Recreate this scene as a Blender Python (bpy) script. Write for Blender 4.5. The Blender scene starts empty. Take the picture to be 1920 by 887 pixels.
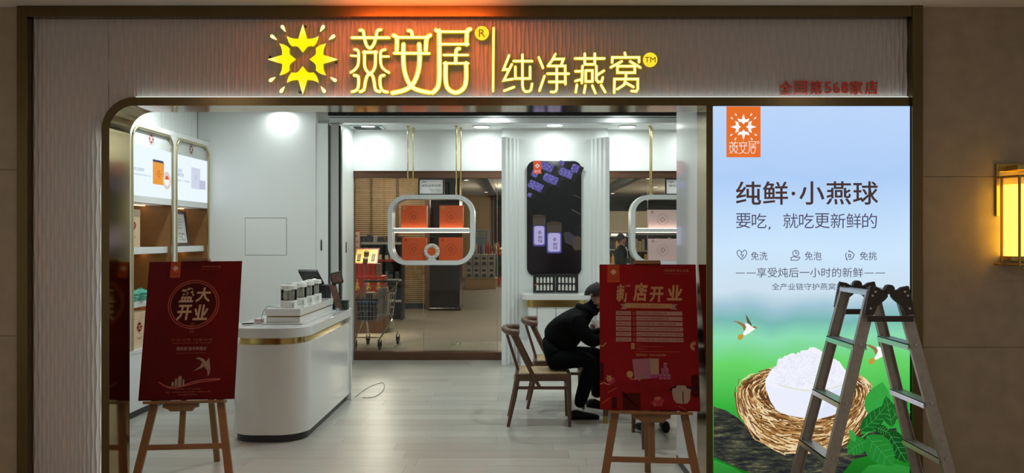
import bpy, bmesh, math, random
from mathutils import Vector, Matrix
random.seed(7)
PI = math.pi
SC = bpy.context.scene
C = SC.collection

# ------------------------------------------------------------------ camera
F, PX, PY, EYE = 1478.0, 975.0, 443.5, 1.6
cam_d = bpy.data.cameras.new('camera')
cam_d.sensor_fit = 'HORIZONTAL'
cam_d.sensor_width = 36.0
cam_d.lens = 36.0 * F / 1920.0
cam_d.shift_x = -(PX - 960.0) / 1920.0
cam_d.clip_start = 0.05
cam_d.clip_end = 200
cam = bpy.data.objects.new('camera', cam_d)
cam.location = (0, 0, EYE)
cam.rotation_euler = (PI / 2, 0, 0)
C.objects.link(cam)
SC.camera = cam

# ------------------------------------------------------------------ world, exposure
wd = bpy.data.worlds.new('dim_mall_ambient')
SC.world = wd
wd.use_nodes = True
bg = wd.node_tree.nodes['Background']
bg.inputs[0].default_value = (1.0, 0.90, 0.78, 1)
bg.inputs[1].default_value = 0.26
SC.view_settings.view_transform = 'Standard'
SC.view_settings.look = 'None'
SC.view_settings.exposure = 0.0
SC.view_settings.gamma = 1.0
SC.view_settings.use_curve_mapping = False

# ------------------------------------------------------------------ large lights
def area(name, loc, rot, sx, sy, power, col):
    l = bpy.data.lights.new(name, 'AREA')
    l.shape = 'RECTANGLE'
    l.size, l.size_y, l.energy, l.color = sx, sy, power, col
    o = bpy.data.objects.new(name, l)
    o.location, o.rotation_euler = loc, rot
    C.objects.link(o)
    return o

def disk_light(name, loc, size, power, col, spread=180, rot=(0, 0, 0)):
    l = bpy.data.lights.new(name, 'AREA')
    l.shape = 'DISK'
    l.size, l.energy, l.color = size, power, col
    l.spread = math.radians(spread)
    o = bpy.data.objects.new(name, l)
    o.location, o.rotation_euler = loc, rot
    C.objects.link(o)
    return o

COOL = (0.90, 1.0, 0.97)
WARM = (1.0, 0.72, 0.42)
# shop downlights (their lamps are built further down at the same places)
DOWNLIGHTS = [(-1.89, 9.85), (-0.48, 9.85), (0.43, 9.72), (1.34, 9.85), (2.2, 9.85),
              (-2.60, 8.53), (-0.3, 8.0), (1.2, 8.0), (-3.0, 7.2), (-0.9, 6.5), (0.6, 6.3)]
for i, (x, y) in enumerate(DOWNLIGHTS):
    disk_light('downlight_beam', (x, y, 2.955), 0.10, 1.3 if i == 5 else (5.0 if i < 5 else 12.5), COOL, 180)
# near supermarket ceiling lights beyond the glass; farther back, unseen fill points
for x, y, p in [(-2.4, 13, 36), (0.5, 13.5, 30), (3.2, 13.5, 40), (-2.9, 16, 60), (1.5, 19, 70), (4.5, 19, 75), (0, 25, 140), (6, 26, 150)]:
    if y < 15:
        disk_light('supermarket_beam', (x, y, 3.12), 0.5, p, (1.0, 0.90, 0.74), 150)
    else:
        pl = bpy.data.lights.new('supermarket_fill', 'POINT')  # bare point without a fitting, added below the ceiling to brighten it
        pl.energy, pl.color, pl.shadow_soft_size = p * 1.0, (1.0, 0.90, 0.74), 0.2
        po = bpy.data.objects.new('supermarket_fill', pl)
        po.location = (x, y, 2.45)
        C.objects.link(po)
# corridor ceiling lights of the mall, in front of the shop
for x, y, p in [(-2.6, 2.2, 8), (0.2, 1.6, 8), (2.6, 2.0, 5)]:
    disk_light('corridor_beam', (x, y, 2.93), 0.25, p, (1.0, 0.86, 0.72), 170)
# orange glow of a neighbouring illuminated sign washing the ceiling edge and the top of the fascia
area('orange_sign_glow', (-0.62, 4.36, 2.955), (math.radians(62), 0, 0), 0.8, 0.03, 1.1, (1.0, 0.13, 0.015))
area('orange_ceiling_glow', (-0.60, 4.10, 2.845), (math.radians(140), 0, 0), 0.8, 0.05, 34.0, (1.0, 0.16, 0.02)).data.spread = math.radians(92)

# ------------------------------------------------------------------ materials
def c(r, g, b):
    def f(x):
        x /= 255.0
        return x / 12.92 if x <= 0.04045 else ((x + 0.055) / 1.055) ** 2.4
    return (f(r), f(g), f(b), 1.0)

MATS = {}
def mat(name, col, rough=0.5, metal=0.0, var=0.0, vscale=8.0, bump=0.0, bscale=60.0, stretch=None, coat=0.0, spec=0.5):
    """procedural principled surface: base colour with noise variation and fine relief"""
    m = bpy.data.materials.new(name)
    m.use_nodes = True
    nt = m.node_tree
    b = nt.nodes['Principled BSDF']
    b.inputs['Base Color'].default_value = col
    b.inputs['Roughness'].default_value = rough
    b.inputs['Metallic'].default_value = metal
    b.inputs['Coat Weight'].default_value = coat
    b.inputs['Coat Roughness'].default_value = 0.05
    b.inputs['Specular IOR Level'].default_value = spec
    if var > 0 or bump > 0:
        tc = nt.nodes.new('ShaderNodeTexCoord')
        mp = nt.nodes.new('ShaderNodeMapping')
        nt.links.new(tc.outputs['Object'], mp.inputs[0])
        if stretch:
            mp.inputs['Scale'].default_value = stretch
        if var > 0:
            n = nt.nodes.new('ShaderNodeTexNoise')
            n.inputs['Scale'].default_value = vscale
            n.inputs['Detail'].default_value = 6
            nt.links.new(mp.outputs[0], n.inputs['Vector'])
            mx = nt.nodes.new('ShaderNodeMix')
            mx.data_type = 'RGBA'
            mx.inputs[6].default_value = tuple(x * (1 - var) for x in col[:3]) + (1,)
            mx.inputs[7].default_value = tuple(min(1, x * (1 + var)) for x in col[:3]) + (1,)
            nt.links.new(n.outputs[0], mx.inputs[0])
            nt.links.new(mx.outputs[2], b.inputs['Base Color'])
        if bump > 0:
            n2 = nt.nodes.new('ShaderNodeTexNoise')
            n2.inputs['Scale'].default_value = bscale
            n2.inputs['Detail'].default_value = 4
            nt.links.new(mp.outputs[0], n2.inputs['Vector'])
            bp = nt.nodes.new('ShaderNodeBump')
            bp.inputs['Strength'].default_value = bump
            bp.inputs['Distance'].default_value = 0.01
            nt.links.new(n2.outputs[0], bp.inputs['Height'])
            nt.links.new(bp.outputs[0], b.inputs['Normal'])
    MATS[name] = m
    return m

def emat(name, col, s=1.0):
    """surface of a lamp, a lit sign or a backlit print"""
    m = bpy.data.materials.new(name)
    m.use_nodes = True
    b = m.node_tree.nodes['Principled BSDF']
    b.inputs['Base Color'].default_value = (0.02, 0.02, 0.02, 1)
    b.inputs['Roughness'].default_value = 0.5
    b.inputs['Specular IOR Level'].default_value = 0.1
    b.inputs['Emission Color'].default_value = col
    b.inputs['Emission Strength'].default_value = s
    MATS[name] = m
    return m

def glass(name, tint=(1, 1, 1, 1), rough=0.0, ior=1.45):
    m = bpy.data.materials.new(name)
    m.use_nodes = True
    nt = m.node_tree
    nt.nodes.remove(nt.nodes['Principled BSDF'])
    out = nt.nodes['Material Output']
    tr = nt.nodes.new('ShaderNodeBsdfTransparent')
    tr.inputs[0].default_value = tint
    gl = nt.nodes.new('ShaderNodeBsdfGlossy')
    gl.inputs['Roughness'].default_value = rough
    fr = nt.nodes.new('ShaderNodeFresnel')
    fr.inputs[0].default_value = ior
    mx = nt.nodes.new('ShaderNodeMixShader')
    nt.links.new(fr.outputs[0], mx.inputs[0])
    nt.links.new(tr.outputs[0], mx.inputs[1])
    nt.links.new(gl.outputs[0], mx.inputs[2])
    nt.links.new(mx.outputs[0], out.inputs[0])
    MATS[name] = m
    return m

def ramp_emat(name, stops, axis=2, lo=0.0, hi=1.0, noise=0.06, nscale=3.0, strength=1.0, nstretch=(1, 1, 1)):
    """backlit print with a soft blurred colour gradient (flat print on the light box)"""
    m = bpy.data.materials.new(name)
    m.use_nodes = True
    nt = m.node_tree
    b = nt.nodes['Principled BSDF']
    b.inputs['Base Color'].default_value = (0.02, 0.02, 0.02, 1)
    b.inputs['Specular IOR Level'].default_value = 0.1
    tc = nt.nodes.new('ShaderNodeTexCoord')
    sp = nt.nodes.new('ShaderNodeSeparateXYZ')
    nt.links.new(tc.outputs['Object'], sp.inputs[0])
    mr = nt.nodes.new('ShaderNodeMapRange')
    mr.inputs[1].default_value = lo
    mr.inputs[2].default_value = hi
    nt.links.new(sp.outputs[axis], mr.inputs[0])
    mp = nt.nodes.new('ShaderNodeMapping')
    mp.inputs['Scale'].default_value = nstretch
    nt.links.new(tc.outputs['Object'], mp.inputs[0])
    n = nt.nodes.new('ShaderNodeTexNoise')
    n.inputs['Scale'].default_value = nscale
    n.inputs['Detail'].default_value = 1
    nt.links.new(mp.outputs[0], n.inputs['Vector'])
    ma = nt.nodes.new('ShaderNodeMath')
    ma.operation = 'MULTIPLY_ADD'
    ma.inputs[1].default_value = noise * 2
    nt.links.new(n.outputs[0], ma.inputs[0])
    ma2 = nt.nodes.new('ShaderNodeMath')
    ma2.operation = 'SUBTRACT'
    ma2.inputs[1].default_value = noise
    nt.links.new(mr.outputs[0], ma2.inputs[0])
    nt.links.new(ma2.outputs[0], ma.inputs[2])
    cr = nt.nodes.new('ShaderNodeValToRGB')
    nt.links.new(ma.outputs[0], cr.inputs[0])
    e = cr.color_ramp.elements
    while len(e) < len(stops):
        e.new(0.5)
    for el, (p, col) in zip(e, stops):
        el.position = p
        el.color = col
    nt.links.new(cr.outputs[0], b.inputs['Emission Color'])
    b.inputs['Emission Strength'].default_value = strength
    MATS[name] = m
    return m

def bark_emat(name, cols, scale, stretch, strength):
    m = ramp_emat(name, cols, 2, -1, 1, 0.0, scale, strength, stretch)
    nt = m.node_tree
    n = [x for x in nt.nodes if x.type == 'TEX_NOISE'][0]
    n.inputs['Detail'].default_value = 8
    n.inputs['Roughness'].default_value = 0.75
    cr = [x for x in nt.nodes if x.type == 'VALTORGB'][0]
    nt.links.new(n.outputs[0], cr.inputs[0])
    return m

# setting
mat('white_paint', (0.80, 0.83, 0.82, 1), 0.45, var=0.02, vscale=2)
mat('white_gloss', (0.82, 0.84, 0.84, 1), 0.10, var=0.01, vscale=2, coat=0.6)
mat('ceiling_white', (0.80, 0.82, 0.81, 1), 0.6, var=0.02, vscale=2)
mat('corridor_ceiling', (0.85, 0.81, 0.76, 1), 0.7, var=0.03, vscale=3)
mat('panel_grey', (0.60, 0.55, 0.54, 1), 0.42, var=0.05, vscale=30, bump=0.08, bscale=250)
mat('bronze_dark', (0.16, 0.115, 0.055, 1), 0.24, 1.0, var=0.12, vscale=5, bump=0.03, bscale=200, stretch=(1, 1, 0.15))
mat('gold_mirror', (0.40, 0.31, 0.16, 1), 0.11, 1.0, var=0.03, vscale=3)
mat('gold', (0.62, 0.46, 0.17, 1), 0.20, 1.0, var=0.06, vscale=10)
mat('gold_pale', (0.62, 0.55, 0.34, 1), 0.3, 1.0, var=0.05, vscale=10)
mat('brass', (0.50, 0.34, 0.11, 1), 0.28, 1.0, var=0.08, vscale=14)
mat('stone', (0.40, 0.315, 0.22, 1), 0.6, var=0.22, vscale=9, bump=0.12, bscale=90)
mat('black_metal', (0.015, 0.015, 0.016, 1), 0.35, 0.4, var=0.1, vscale=9)
mat('black_plinth', (0.02, 0.02, 0.02, 1), 0.4, var=0.1, vscale=6)
mat('aluminium', (0.62, 0.64, 0.65, 1), 0.32, 1.0, var=0.06, vscale=20)
mat('bronze_frame', (0.16, 0.085, 0.055, 1), 0.35, 0.8, var=0.1, vscale=6)
mat('gap_dark', (0.03, 0.03, 0.03, 1), 0.8, var=0.05)
mat('grout', (0.30, 0.30, 0.28, 1), 0.8, var=0.05)
PLANK = [mat('plank_%d' % i, col, 0.30, var=0.10, vscale=3.0, bump=0.03, bscale=40, stretch=(1, 9, 9)) for i, col in enumerate(
    [(0.44, 0.43, 0.385, 1), (0.47, 0.46, 0.415, 1), (0.415, 0.40, 0.355, 1), (0.49, 0.48, 0.43, 1)])]
mat('mall_tile', (0.45, 0.40, 0.33, 1), 0.25, var=0.06)
mat('niche_wood', (0.26, 0.13, 0.045, 1), 0.45, var=0.15, vscale=4, stretch=(1, 1, 6))
mat('screen_glow', (0.8, 0.8, 0.8, 1), 0.3, var=0.01)
glass('window_glass', (0.93, 0.95, 0.93, 1))
glass('clear_glass', (0.96, 0.97, 0.96, 1))
# supermarket
mat('bamboo', (0.42, 0.27, 0.12, 1), 0.55, var=0.25, vscale=5)
mat('bamboo_back', (0.13, 0.08, 0.04, 1), 0.7, var=0.2, vscale=5)
mat('carpet', (0.21, 0.18, 0.14, 1), 0.6, var=0.12, vscale=2)
mat('light_tile', (0.40, 0.38, 0.32, 1), 0.25, var=0.06, vscale=2)
mat('market_ceiling', (0.70, 0.64, 0.54, 1), 0.7, var=0.05)
mat('market_wall', (0.26, 0.20, 0.14, 1), 0.7, var=0.1)
mat('wood_wall', (0.52, 0.34, 0.16, 1), 0.5, var=0.2, vscale=4, stretch=(1, 1, 8))
mat('black_shelf', (0.02, 0.02, 0.022, 1), 0.4, var=0.1)
mat('chrome', (0.75, 0.74, 0.72, 1), 0.16, 1.0, var=0.03)
mat('rubber', (0.015, 0.015, 0.015, 1), 0.7, var=0.1)

# ------------------------------------------------------------------ builders
OFF = {}
class MB:
    """collects geometry for one mesh object (world coordinates, or local when its root stands at the origin)"""
    def __init__(s):
        s.v = []; s.f = []; s.mi = []
    def add(s, vs, fs, mi=0):
        n = len(s.v)
        s.v += [tuple(v) for v in vs]
        s.f += [tuple(i + n for i in f) for f in fs]
        s.mi += [mi] * len(fs)
        return s
    def box(s, x0, x1, y0, y1, z0, z1, mi=0):
        return s.add([(x0, y0, z0), (x1, y0, z0), (x1, y1, z0), (x0, y1, z0), (x0, y0, z1), (x1, y0, z1), (x1, y1, z1), (x0, y1, z1)],
                     [(0, 3, 2, 1), (4, 5, 6, 7), (0, 1, 5, 4), (1, 2, 6, 5), (2, 3, 7, 6), (3, 0, 4, 7)], mi)
    def bar(s, p, q, w, t, side=(1, 0, 0)):
        """rectangular bar from p to q, w along `side`, t along the third axis"""
        p, q = Vector(p), Vector(q)
        d = (q - p).normalized()
        a = Vector(side); a = (a - d * a.dot(d)).normalized()
        b = d.cross(a)
        vs = []
        for o in (p, q):
            for i, j in ((-1, -1), (1, -1), (1, 1), (-1, 1)):
                vs.append(o + a * (i * w / 2) + b * (j * t / 2))
        return s.add(vs, [(0, 1, 2, 3), (7, 6, 5, 4), (0, 4, 5, 1), (1, 5, 6, 2), (2, 6, 7, 3), (3, 7, 4, 0)])
    def obox(s, o, a, b, d):
        """box with centre o and half-axis vectors a, b, d"""
        o, a, b, d = Vector(o), Vector(a), Vector(b), Vector(d)
        vs = [o + a * i + b * j + d * k for k in (-1, 1) for i, j in ((-1, -1), (1, -1), (1, 1), (-1, 1))]
        return s.add(vs, [(0, 3, 2, 1), (4, 5, 6, 7), (0, 1, 5, 4), (1, 2, 6, 5), (2, 3, 7, 6), (3, 0, 4, 7)])
    def loft(s, rings, cap=True, closed=True):
        n = len(rings[0]); vs = [p for r in rings for p in r]; fs = []
        for i in range(len(rings) - 1):
            for j in range(n if closed else n - 1):
                k = (j + 1) % n
                fs.append((i * n + j, i * n + k, (i + 1) * n + k, (i + 1) * n + j))
        if cap:
            fs.append(tuple(range(n))[::-1]); fs.append(tuple(range((len(rings) - 1) * n, len(rings) * n)))
        return s.add(vs, fs)
    def tube(s, path, r, n=8, flat=1.0, closed=False):
        P = [Vector(p) for p in path]; rings = []
        up = Vector((0, 0, 1))
        m = len(P)
        for i, p in enumerate(P):
            if closed: d = P[(i + 1) % m] - P[i - 1]
            else: d = P[min(i + 1, m - 1)] - P[max(i - 1, 0)]
            d.normalize()
            ref = up if abs(d.z) < 0.95 else Vector((0, 1, 0))
            a = d.cross(ref).normalized(); b = a.cross(d)
            rr = r[i] if isinstance(r, (list, tuple)) else r
            rings.append([p + a * (math.cos(2 * PI * k / n) * rr) + b * (math.sin(2 * PI * k / n) * rr * flat) for k in range(n)])
        if closed:
            rings.append(rings[0])
            return s.loft(rings, cap=False)
        return s.loft(rings)
    def lathe(s, prof, cx=0, cy=0, cz=0, n=24):
        rings = [[(cx + r * math.cos(2 * PI * k / n), cy + r * math.sin(2 * PI * k / n), cz + z) for k in range(n)] for r, z in prof]
        return s.loft(rings)
    def prism(s, pts, vec):
        n = len(pts); vec = Vector(vec)
        vs = [Vector(p) for p in pts] + [Vector(p) + vec for p in pts]
        fs = [tuple(range(n)), tuple(range(2 * n - 1, n - 1, -1))]
        for i in range(n):
            j = (i + 1) % n
            fs.append((i, i + n, j + n, j))
        return s.add(vs, fs)
    def build(s, name, m, parent=None, smooth=False, bevel=0.0, seg=2, angle=None):
        me = bpy.data.meshes.new(name)
        off = Vector((0, 0, 0))
        if parent is not None:
            off = OFF.get(parent.name, Vector((0, 0, 0)))
        else:
            xs = [v[0] for v in s.v]; ys = [v[1] for v in s.v]; zs = [v[2] for v in s.v]
            off = Vector(((min(xs) + max(xs)) / 2, (min(ys) + max(ys)) / 2, min(zs)))
        me.from_pydata([(v[0] - off[0], v[1] - off[1], v[2] - off[2]) for v in s.v], [], s.f)
        ms = m if isinstance(m, (list, tuple)) else [m]
        for x in ms:
            me.materials.append(MATS[x] if isinstance(x, str) else x)
        if len(ms) > 1:
            me.polygons.foreach_set('material_index', s.mi)
        me.validate()
        bm = bmesh.new(); bm.from_mesh(me)
        bmesh.ops.recalc_face_normals(bm, faces=bm.faces)
        bm.to_mesh(me); bm.free()
        if smooth:
            me.shade_smooth()
            try: me.set_sharp_from_angle(angle=math.radians(angle or 40))
            except Exception: pass
        o = bpy.data.objects.new(name, me)
        C.objects.link(o)
        OFF[o.name] = off
        if parent is not None: o.parent = parent
        else: o.location = off
        if bevel > 0:
            b = o.modifiers.new('edge', 'BEVEL')
            b.width = bevel; b.segments = seg; b.limit_method = 'ANGLE'; b.angle_limit = math.radians(40)
        return o

def tag(o, label=None, cat=None, group=None, kind=None):
    if label: o['label'] = label
    if cat: o['category'] = cat
    if group: o['group'] = group
    if kind: o['kind'] = kind
    return o

def thing(name, label, cat, loc=(0, 0, 0), group=None):
    o = bpy.data.objects.new(name, None)
    o.empty_display_size = 0.1
    C.objects.link(o)
    o.location = loc
    OFF[o.name] = Vector(loc)
    return tag(o, label, cat, group)

def copy_tree(o, parent=None, label=None):
    n = o.copy(); C.objects.link(n)
    OFF[n.name] = OFF.get(o.name, Vector((0, 0, 0))).copy()
    n.parent = parent
    if label: n['label'] = label
    for ch in list(o.children):
        copy_tree(ch, n)
    return n

def struct(mb, name, m, label=None, **k):
    o = mb.build(name, m, **k)
    o['kind'] = 'structure'
    if label: o['label'] = label
    return o

def W(px, py, Y):
    """point seen at photo pixel (px, py) standing at depth Y"""
    return Vector(((px - PX) * Y / F, Y, EYE - (py - PY) * Y / F))
def X(px, Y): return (px - PX) * Y / F
def Z(py, Y): return EYE - (py - PY) * Y / F

def smooth_path(pts, sub=4, closed=False):
    n = len(pts); out = []
    rng = range(n if closed else n - 1)
    for i in rng:
        p0 = pts[(i - 1) % n] if closed or i > 0 else pts[0]
        p1 = pts[i]; p2 = pts[(i + 1) % n]
        p3 = pts[(i + 2) % n] if closed or i + 2 < n else pts[-1]
        for k in range(sub):
            t = k / sub
            out.append(tuple(0.5 * (2 * b + (cc - a) * t + (2 * a - 5 * b + 4 * cc - d) * t * t + (-a + 3 * b - 3 * cc + d) * t ** 3)
                             for a, b, cc, d in zip(p0, p1, p2, p3)))
    if not closed: out.append(tuple(pts[-1]))
    return out

def ribbon(pts, w, cap=True, taper=None):
    """2-D outline of a stroke of width w along pts, round ends"""
    n = len(pts); L = []; R = []
    for i, (x, y) in enumerate(pts):
        ww = (w if taper is None else w * (taper[0] + (taper[1] - taper[0]) * i / (n - 1))) / 2
        def dirn(a, b):
            d = math.hypot(b[0] - a[0], b[1] - a[1]) or 1e-9
            return ((b[0] - a[0]) / d, (b[1] - a[1]) / d)
        if i == 0: d1 = d2 = dirn(pts[0], pts[1])
        elif i == n - 1: d1 = d2 = dirn(pts[-2], pts[-1])
        else: d1, d2 = dirn(pts[i - 1], pts[i]), dirn(pts[i], pts[i + 1])
        nx, ny = -(d1[1] + d2[1]), d1[0] + d2[0]
        l = math.hypot(nx, ny) or 1e-9
        nx, ny = nx / l, ny / l
        cs = max(0.5, nx * -d1[1] + ny * d1[0])
        L.append((x + nx * ww / cs, y + ny * ww / cs)); R.append((x - nx * ww / cs, y - ny * ww / cs))
    def arc(cx, cy, p, q):
        a0 = math.atan2(p[1] - cy, p[0] - cx); r = math.hypot(p[0] - cx, p[1] - cy)
        return [(cx + r * math.cos(a0 - PI * k / 5), cy + r * math.sin(a0 - PI * k / 5)) for k in range(1, 5)]
    if not cap: return L + R[::-1]
    return L + arc(pts[-1][0], pts[-1][1], L[-1], R[-1]) + R[::-1] + arc(pts[0][0], pts[0][1], R[0], L[0])

TEXT = {}
def text_mesh(body, bold=0.0, shear=0.0):
    k = (body, bold, shear)
    if k not in TEXT:
        cu = bpy.data.curves.new('lettering', 'FONT')
        cu.body = body; cu.resolution_u = 2; cu.fill_mode = 'FRONT'; cu.offset = bold; cu.shear = shear
        o = bpy.data.objects.new('lettering', cu)
        me = bpy.data.meshes.new_from_object(o)
        vs = [(v.co.x, v.co.y) for v in me.vertices]; fs = [tuple(p.vertices) for p in me.polygons]
        xs = [v[0] for v in vs]; ys = [v[1] for v in vs]
        TEXT[k] = (vs, fs, min(xs), max(xs), min(ys), max(ys))
        bpy.data.objects.remove(o); bpy.data.curves.remove(cu); bpy.data.meshes.remove(me)
    return TEXT[k]

def ell(cx, cy, rx, ry, n=24, a0=0.0, a1=2 * PI, rot=0.0):
    out = []
    for k in range(n if abs(a1 - a0 - 2 * PI) < 1e-6 else n + 1):
        a = a0 + (a1 - a0) * k / n
        x, y = rx * math.cos(a), ry * math.sin(a)
        out.append((cx + x * math.cos(rot) - y * math.sin(rot), cy + x * math.sin(rot) + y * math.cos(rot)))
    return out
def rrect(x0, y0, x1, y1, r, n=6):
    out = []
    for cx, cy, a in ((x1 - r, y1 - r, 0), (x0 + r, y1 - r, PI / 2), (x0 + r, y0 + r, PI), (x1 - r, y0 + r, 1.5 * PI)):
        for k in range(n + 1):
            b = a + PI / 2 * k / n
            out.append((cx + r * math.cos(b), cy + r * math.sin(b)))
    return out

class Sheet:
    """flat print on a board: fn(x, y, d) gives the point at sheet coordinates (x right, y down), d metres proud of it"""
    def __init__(s, fn, root):
        s.fn = fn; s.root = root; s.d = 0.0006
    def lift(s, step=0.0004):
        s.d += step
        return s
    def poly(s, name, pts, m, parent=None, th=None):
        return s.polys(name, [pts], m, parent, th)
    def polys(s, name, plist, m, parent=None, th=None):
        b = MB(); th = th or 0.0003
        for pts in plist:
            P = [s.fn(x, y, s.d) for x, y in pts]
            v = s.fn(pts[0][0], pts[0][1], s.d - th) - s.fn(pts[0][0], pts[0][1], s.d)
            b.prism(P, v)
        return b.build(name, m, parent or s.root)
    def strokes(s, name, lines, w, m, parent=None, sm=0, th=None):
        return s.polys(name, [ribbon(smooth_path(l, sm) if sm else l, w) for l in lines], m, parent, th)
    def chars(s, name, body, x0, y0, x1, y1, m, parent=None, bold=0.0, shear=0.0):
        vs, fs, a, b, cc, d = text_mesh(body, bold, shear)
        w = (x1 - x0) / len(body)
        for i, ch in enumerate(body):
            if ch in '·，':
                s.poly(name, ell(x0 + w * (i + (0.5 if ch == '·' else 0.2)), (y0 + y1) / 2 if ch == '·' else y1 - 2, 2.2, 2.2, 12) if ch == '·' else [(x0 + w * (i + 0.12), y1 - 3), (x0 + w * (i + 0.22), y1 - 3), (x0 + w * (i + 0.2), y1 + 1), (x0 + w * (i + 0.1), y1 + 4)], m, parent)
            else:
                s.text(name, ch, x0 + w * (i + 0.03), y0, x0 + w * (i + 0.97), y1, m, parent, bold, shear)
    def text(s, name, body, x0, y0, x1, y1, m, parent=None, bold=0.0, shear=0.0):
        vs, fs, a, b, cc, d = text_mesh(body, bold, shear)
        mb = MB()
        mb.add([s.fn(x0 + (vx - a) / (b - a) * (x1 - x0), y1 - (vy - cc) / (d - cc) * (y1 - y0), s.d) for vx, vy in vs], fs)
        return mb.build(name, m, parent or s.root)

def petal_outline():
    """top petal of the sunburst emblem, unit = radius of the tips, origin at the emblem centre (y down)"""
    half = []
    def q(p, ctl, e, n=6):
        return [((1 - t) ** 2 * p[0] + 2 * t * (1 - t) * ctl[0] + t * t * e[0], (1 - t) ** 2 * p[1] + 2 * t * (1 - t) * ctl[1] + t * t * e[1])
                for t in [k / n for k in range(n)]]
    half += q((0, -1.0), (0.075, -0.78), (0.125, -0.585))
    half += q((0.125, -0.585), (0.30, -0.57), (0.45, -0.665))
    half += q((0.45, -0.665), (0.42, -0.45), (0.30, -0.365))
    half += q((0.30, -0.365), (0.17, -0.40), (0.11, -0.33))
    half += q((0.11, -0.33), (0.05, -0.25), (0.0, -0.19))
    left = [(-x, y) for x, y in half[1:]][::-1]
    return half + [(0.0, -0.19)] + left
def petals(cx, cy, R):
    out = []
    for k in range(4):
        a = k * PI / 2
        out.append([(cx + R * (x * math.cos(a) - y * math.sin(a)), cy + R * (x * math.sin(a) + y * math.cos(a))) for x, y in petal_outline()])
    return out
def drops(cx, cy, R):
    out = []
    for k in range(8):
        a = [math.radians(v) for v in (-122, -58, -143, -37, 147, 33, 124, 56)][k]
        r0, r1 = 0.92, 1.14
        ux, uy = math.cos(a), math.sin(a)
        pts = []
        for t, w in ((0, 0.008), (0.3, 0.03), (0.6, 0.05), (0.85, 0.05), (1.0, 0.02)):
            pts.append((t, w))
        P = [(r0 + (r1 - r0) * t, w) for t, w in pts] + [(r0 + (r1 - r0) * t, -w) for t, w in pts[::-1]]
        out.append([(cx + R * (r * ux - w * uy), cy + R * (r * uy + w * ux)) for r, w in P])
    return out

# ================================================================== STRUCTURE
YF = 4.70                                   # front plane of the shop front
def fx(px): return X(px, YF)
def fz(py): return Z(py, YF)
CEIL = 2.98

# ---- floors
b = MB().box(-4.2, 3.4, 4.66, 10.3, -0.06, -0.006)
floor = struct(b, 'floor', 'grout', 'pale grey wood-look plank floor of the shop')
rows = 28
pw = (10.26 - 4.70) / rows
random.seed(3)
plank_mesh = {}
for r in range(rows):
    y0 = 4.70 + r * pw
    x = -4.2 + random.uniform(-1.1, 0)
    while x < 3.4:
        x0, x1 = max(x, -4.2), min(x + 1.2, 3.4)
        if x1 - x0 > 0.05:
            MB().box(x0 + 0.0008, x1 - 0.0008, y0 + 0.0008, y0 + pw - 0.0008, -0.012, 0.0).build('plank', random.choice(PLANK), floor)
        x += 1.2
b = MB().box(-6, 6, -3.0, 4.66, -0.06, -0.004)
struct(b, 'floor_corridor', 'mall_tile', 'beige stone floor of the mall corridor')
b = MB().box(-9, 9, 10.3, 12.0, -0.06, -0.008)
ft = struct(b, 'floor_tiled_strip', 'grout', 'pale tiled strip of floor behind the glass')
for ix in range(-4, 8):
    for iy in range(2):
        x0 = -0.21 + ix * 0.8; y0 = 10.3 + iy * 0.85
        MB().box(x0 + 0.002, x0 + 0.798, y0 + 0.002, y0 + 0.848, -0.02, 0.0).build('tile', 'light_tile', ft)
b = MB().box(-9, 14, 12.0, 42, -0.06, 0.0)
struct(b, 'floor_supermarket', 'carpet', 'brownish supermarket floor')

# ---- ceilings
b = MB().box(-4.2, 3.4, 4.95, 10.2, CEIL, CEIL + 0.1)
struct(b, 'ceiling', 'ceiling_white', 'white ceiling of the shop')
b = MB().box(-6, 6, -3, 4.74, 2.972, 3.1)
struct(b, 'ceiling_corridor', 'corridor_ceiling', 'off-white ceiling of the mall corridor')
b = MB().box(-9, 14, 10.35, 42, 3.2, 3.3)
struct(b, 'ceiling_supermarket', 'market_ceiling', 'tan supermarket ceiling')
b = MB().box(2.98, 3.45, 4.35, 4.56, 2.94, 2.972)
tag(b.build('ceiling_bracket', mat('bracket_wood', (0.09, 0.04, 0.025, 1), 0.5, var=0.2), bevel=0.003), 'dark brown bracket under the corridor ceiling above the wall lantern', 'bracket')

# ---- stone walls of the corridor, tile by tile
def stone_wall(name, x0, x1, label, joints):
    w = struct(MB().box(x0, x1, YF + 0.03, YF + 0.22, 0, 2.972), name, 'gap_dark', label)
    for a, bb in zip(joints[:-1], joints[1:]):
        z0, z1 = a, bb
        xs = [x0]
        while xs[-1] < x1 - 1e-6: xs.append(min(xs[-1] + 1.3, x1))
        for p, q in zip(xs[:-1], xs[1:]):
            MB().box(p + 0.0008, q - 0.0008, YF + 0.015, YF + 0.05, z0 + 0.001, z1 - 0.001).build('tile', 'stone', w, bevel=0.0012, seg=1)
    return w
stone_wall('wall_corridor_left', -5.6, fx(36), 'brown stone-tiled wall at the far left', [0, 1.005, 2.0, 2.972])
stone_wall('wall_corridor_right', fx(1727), 5.0, 'brown stone-tiled wall with the lantern', [0, 0.937, 1.957, 2.972])

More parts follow.
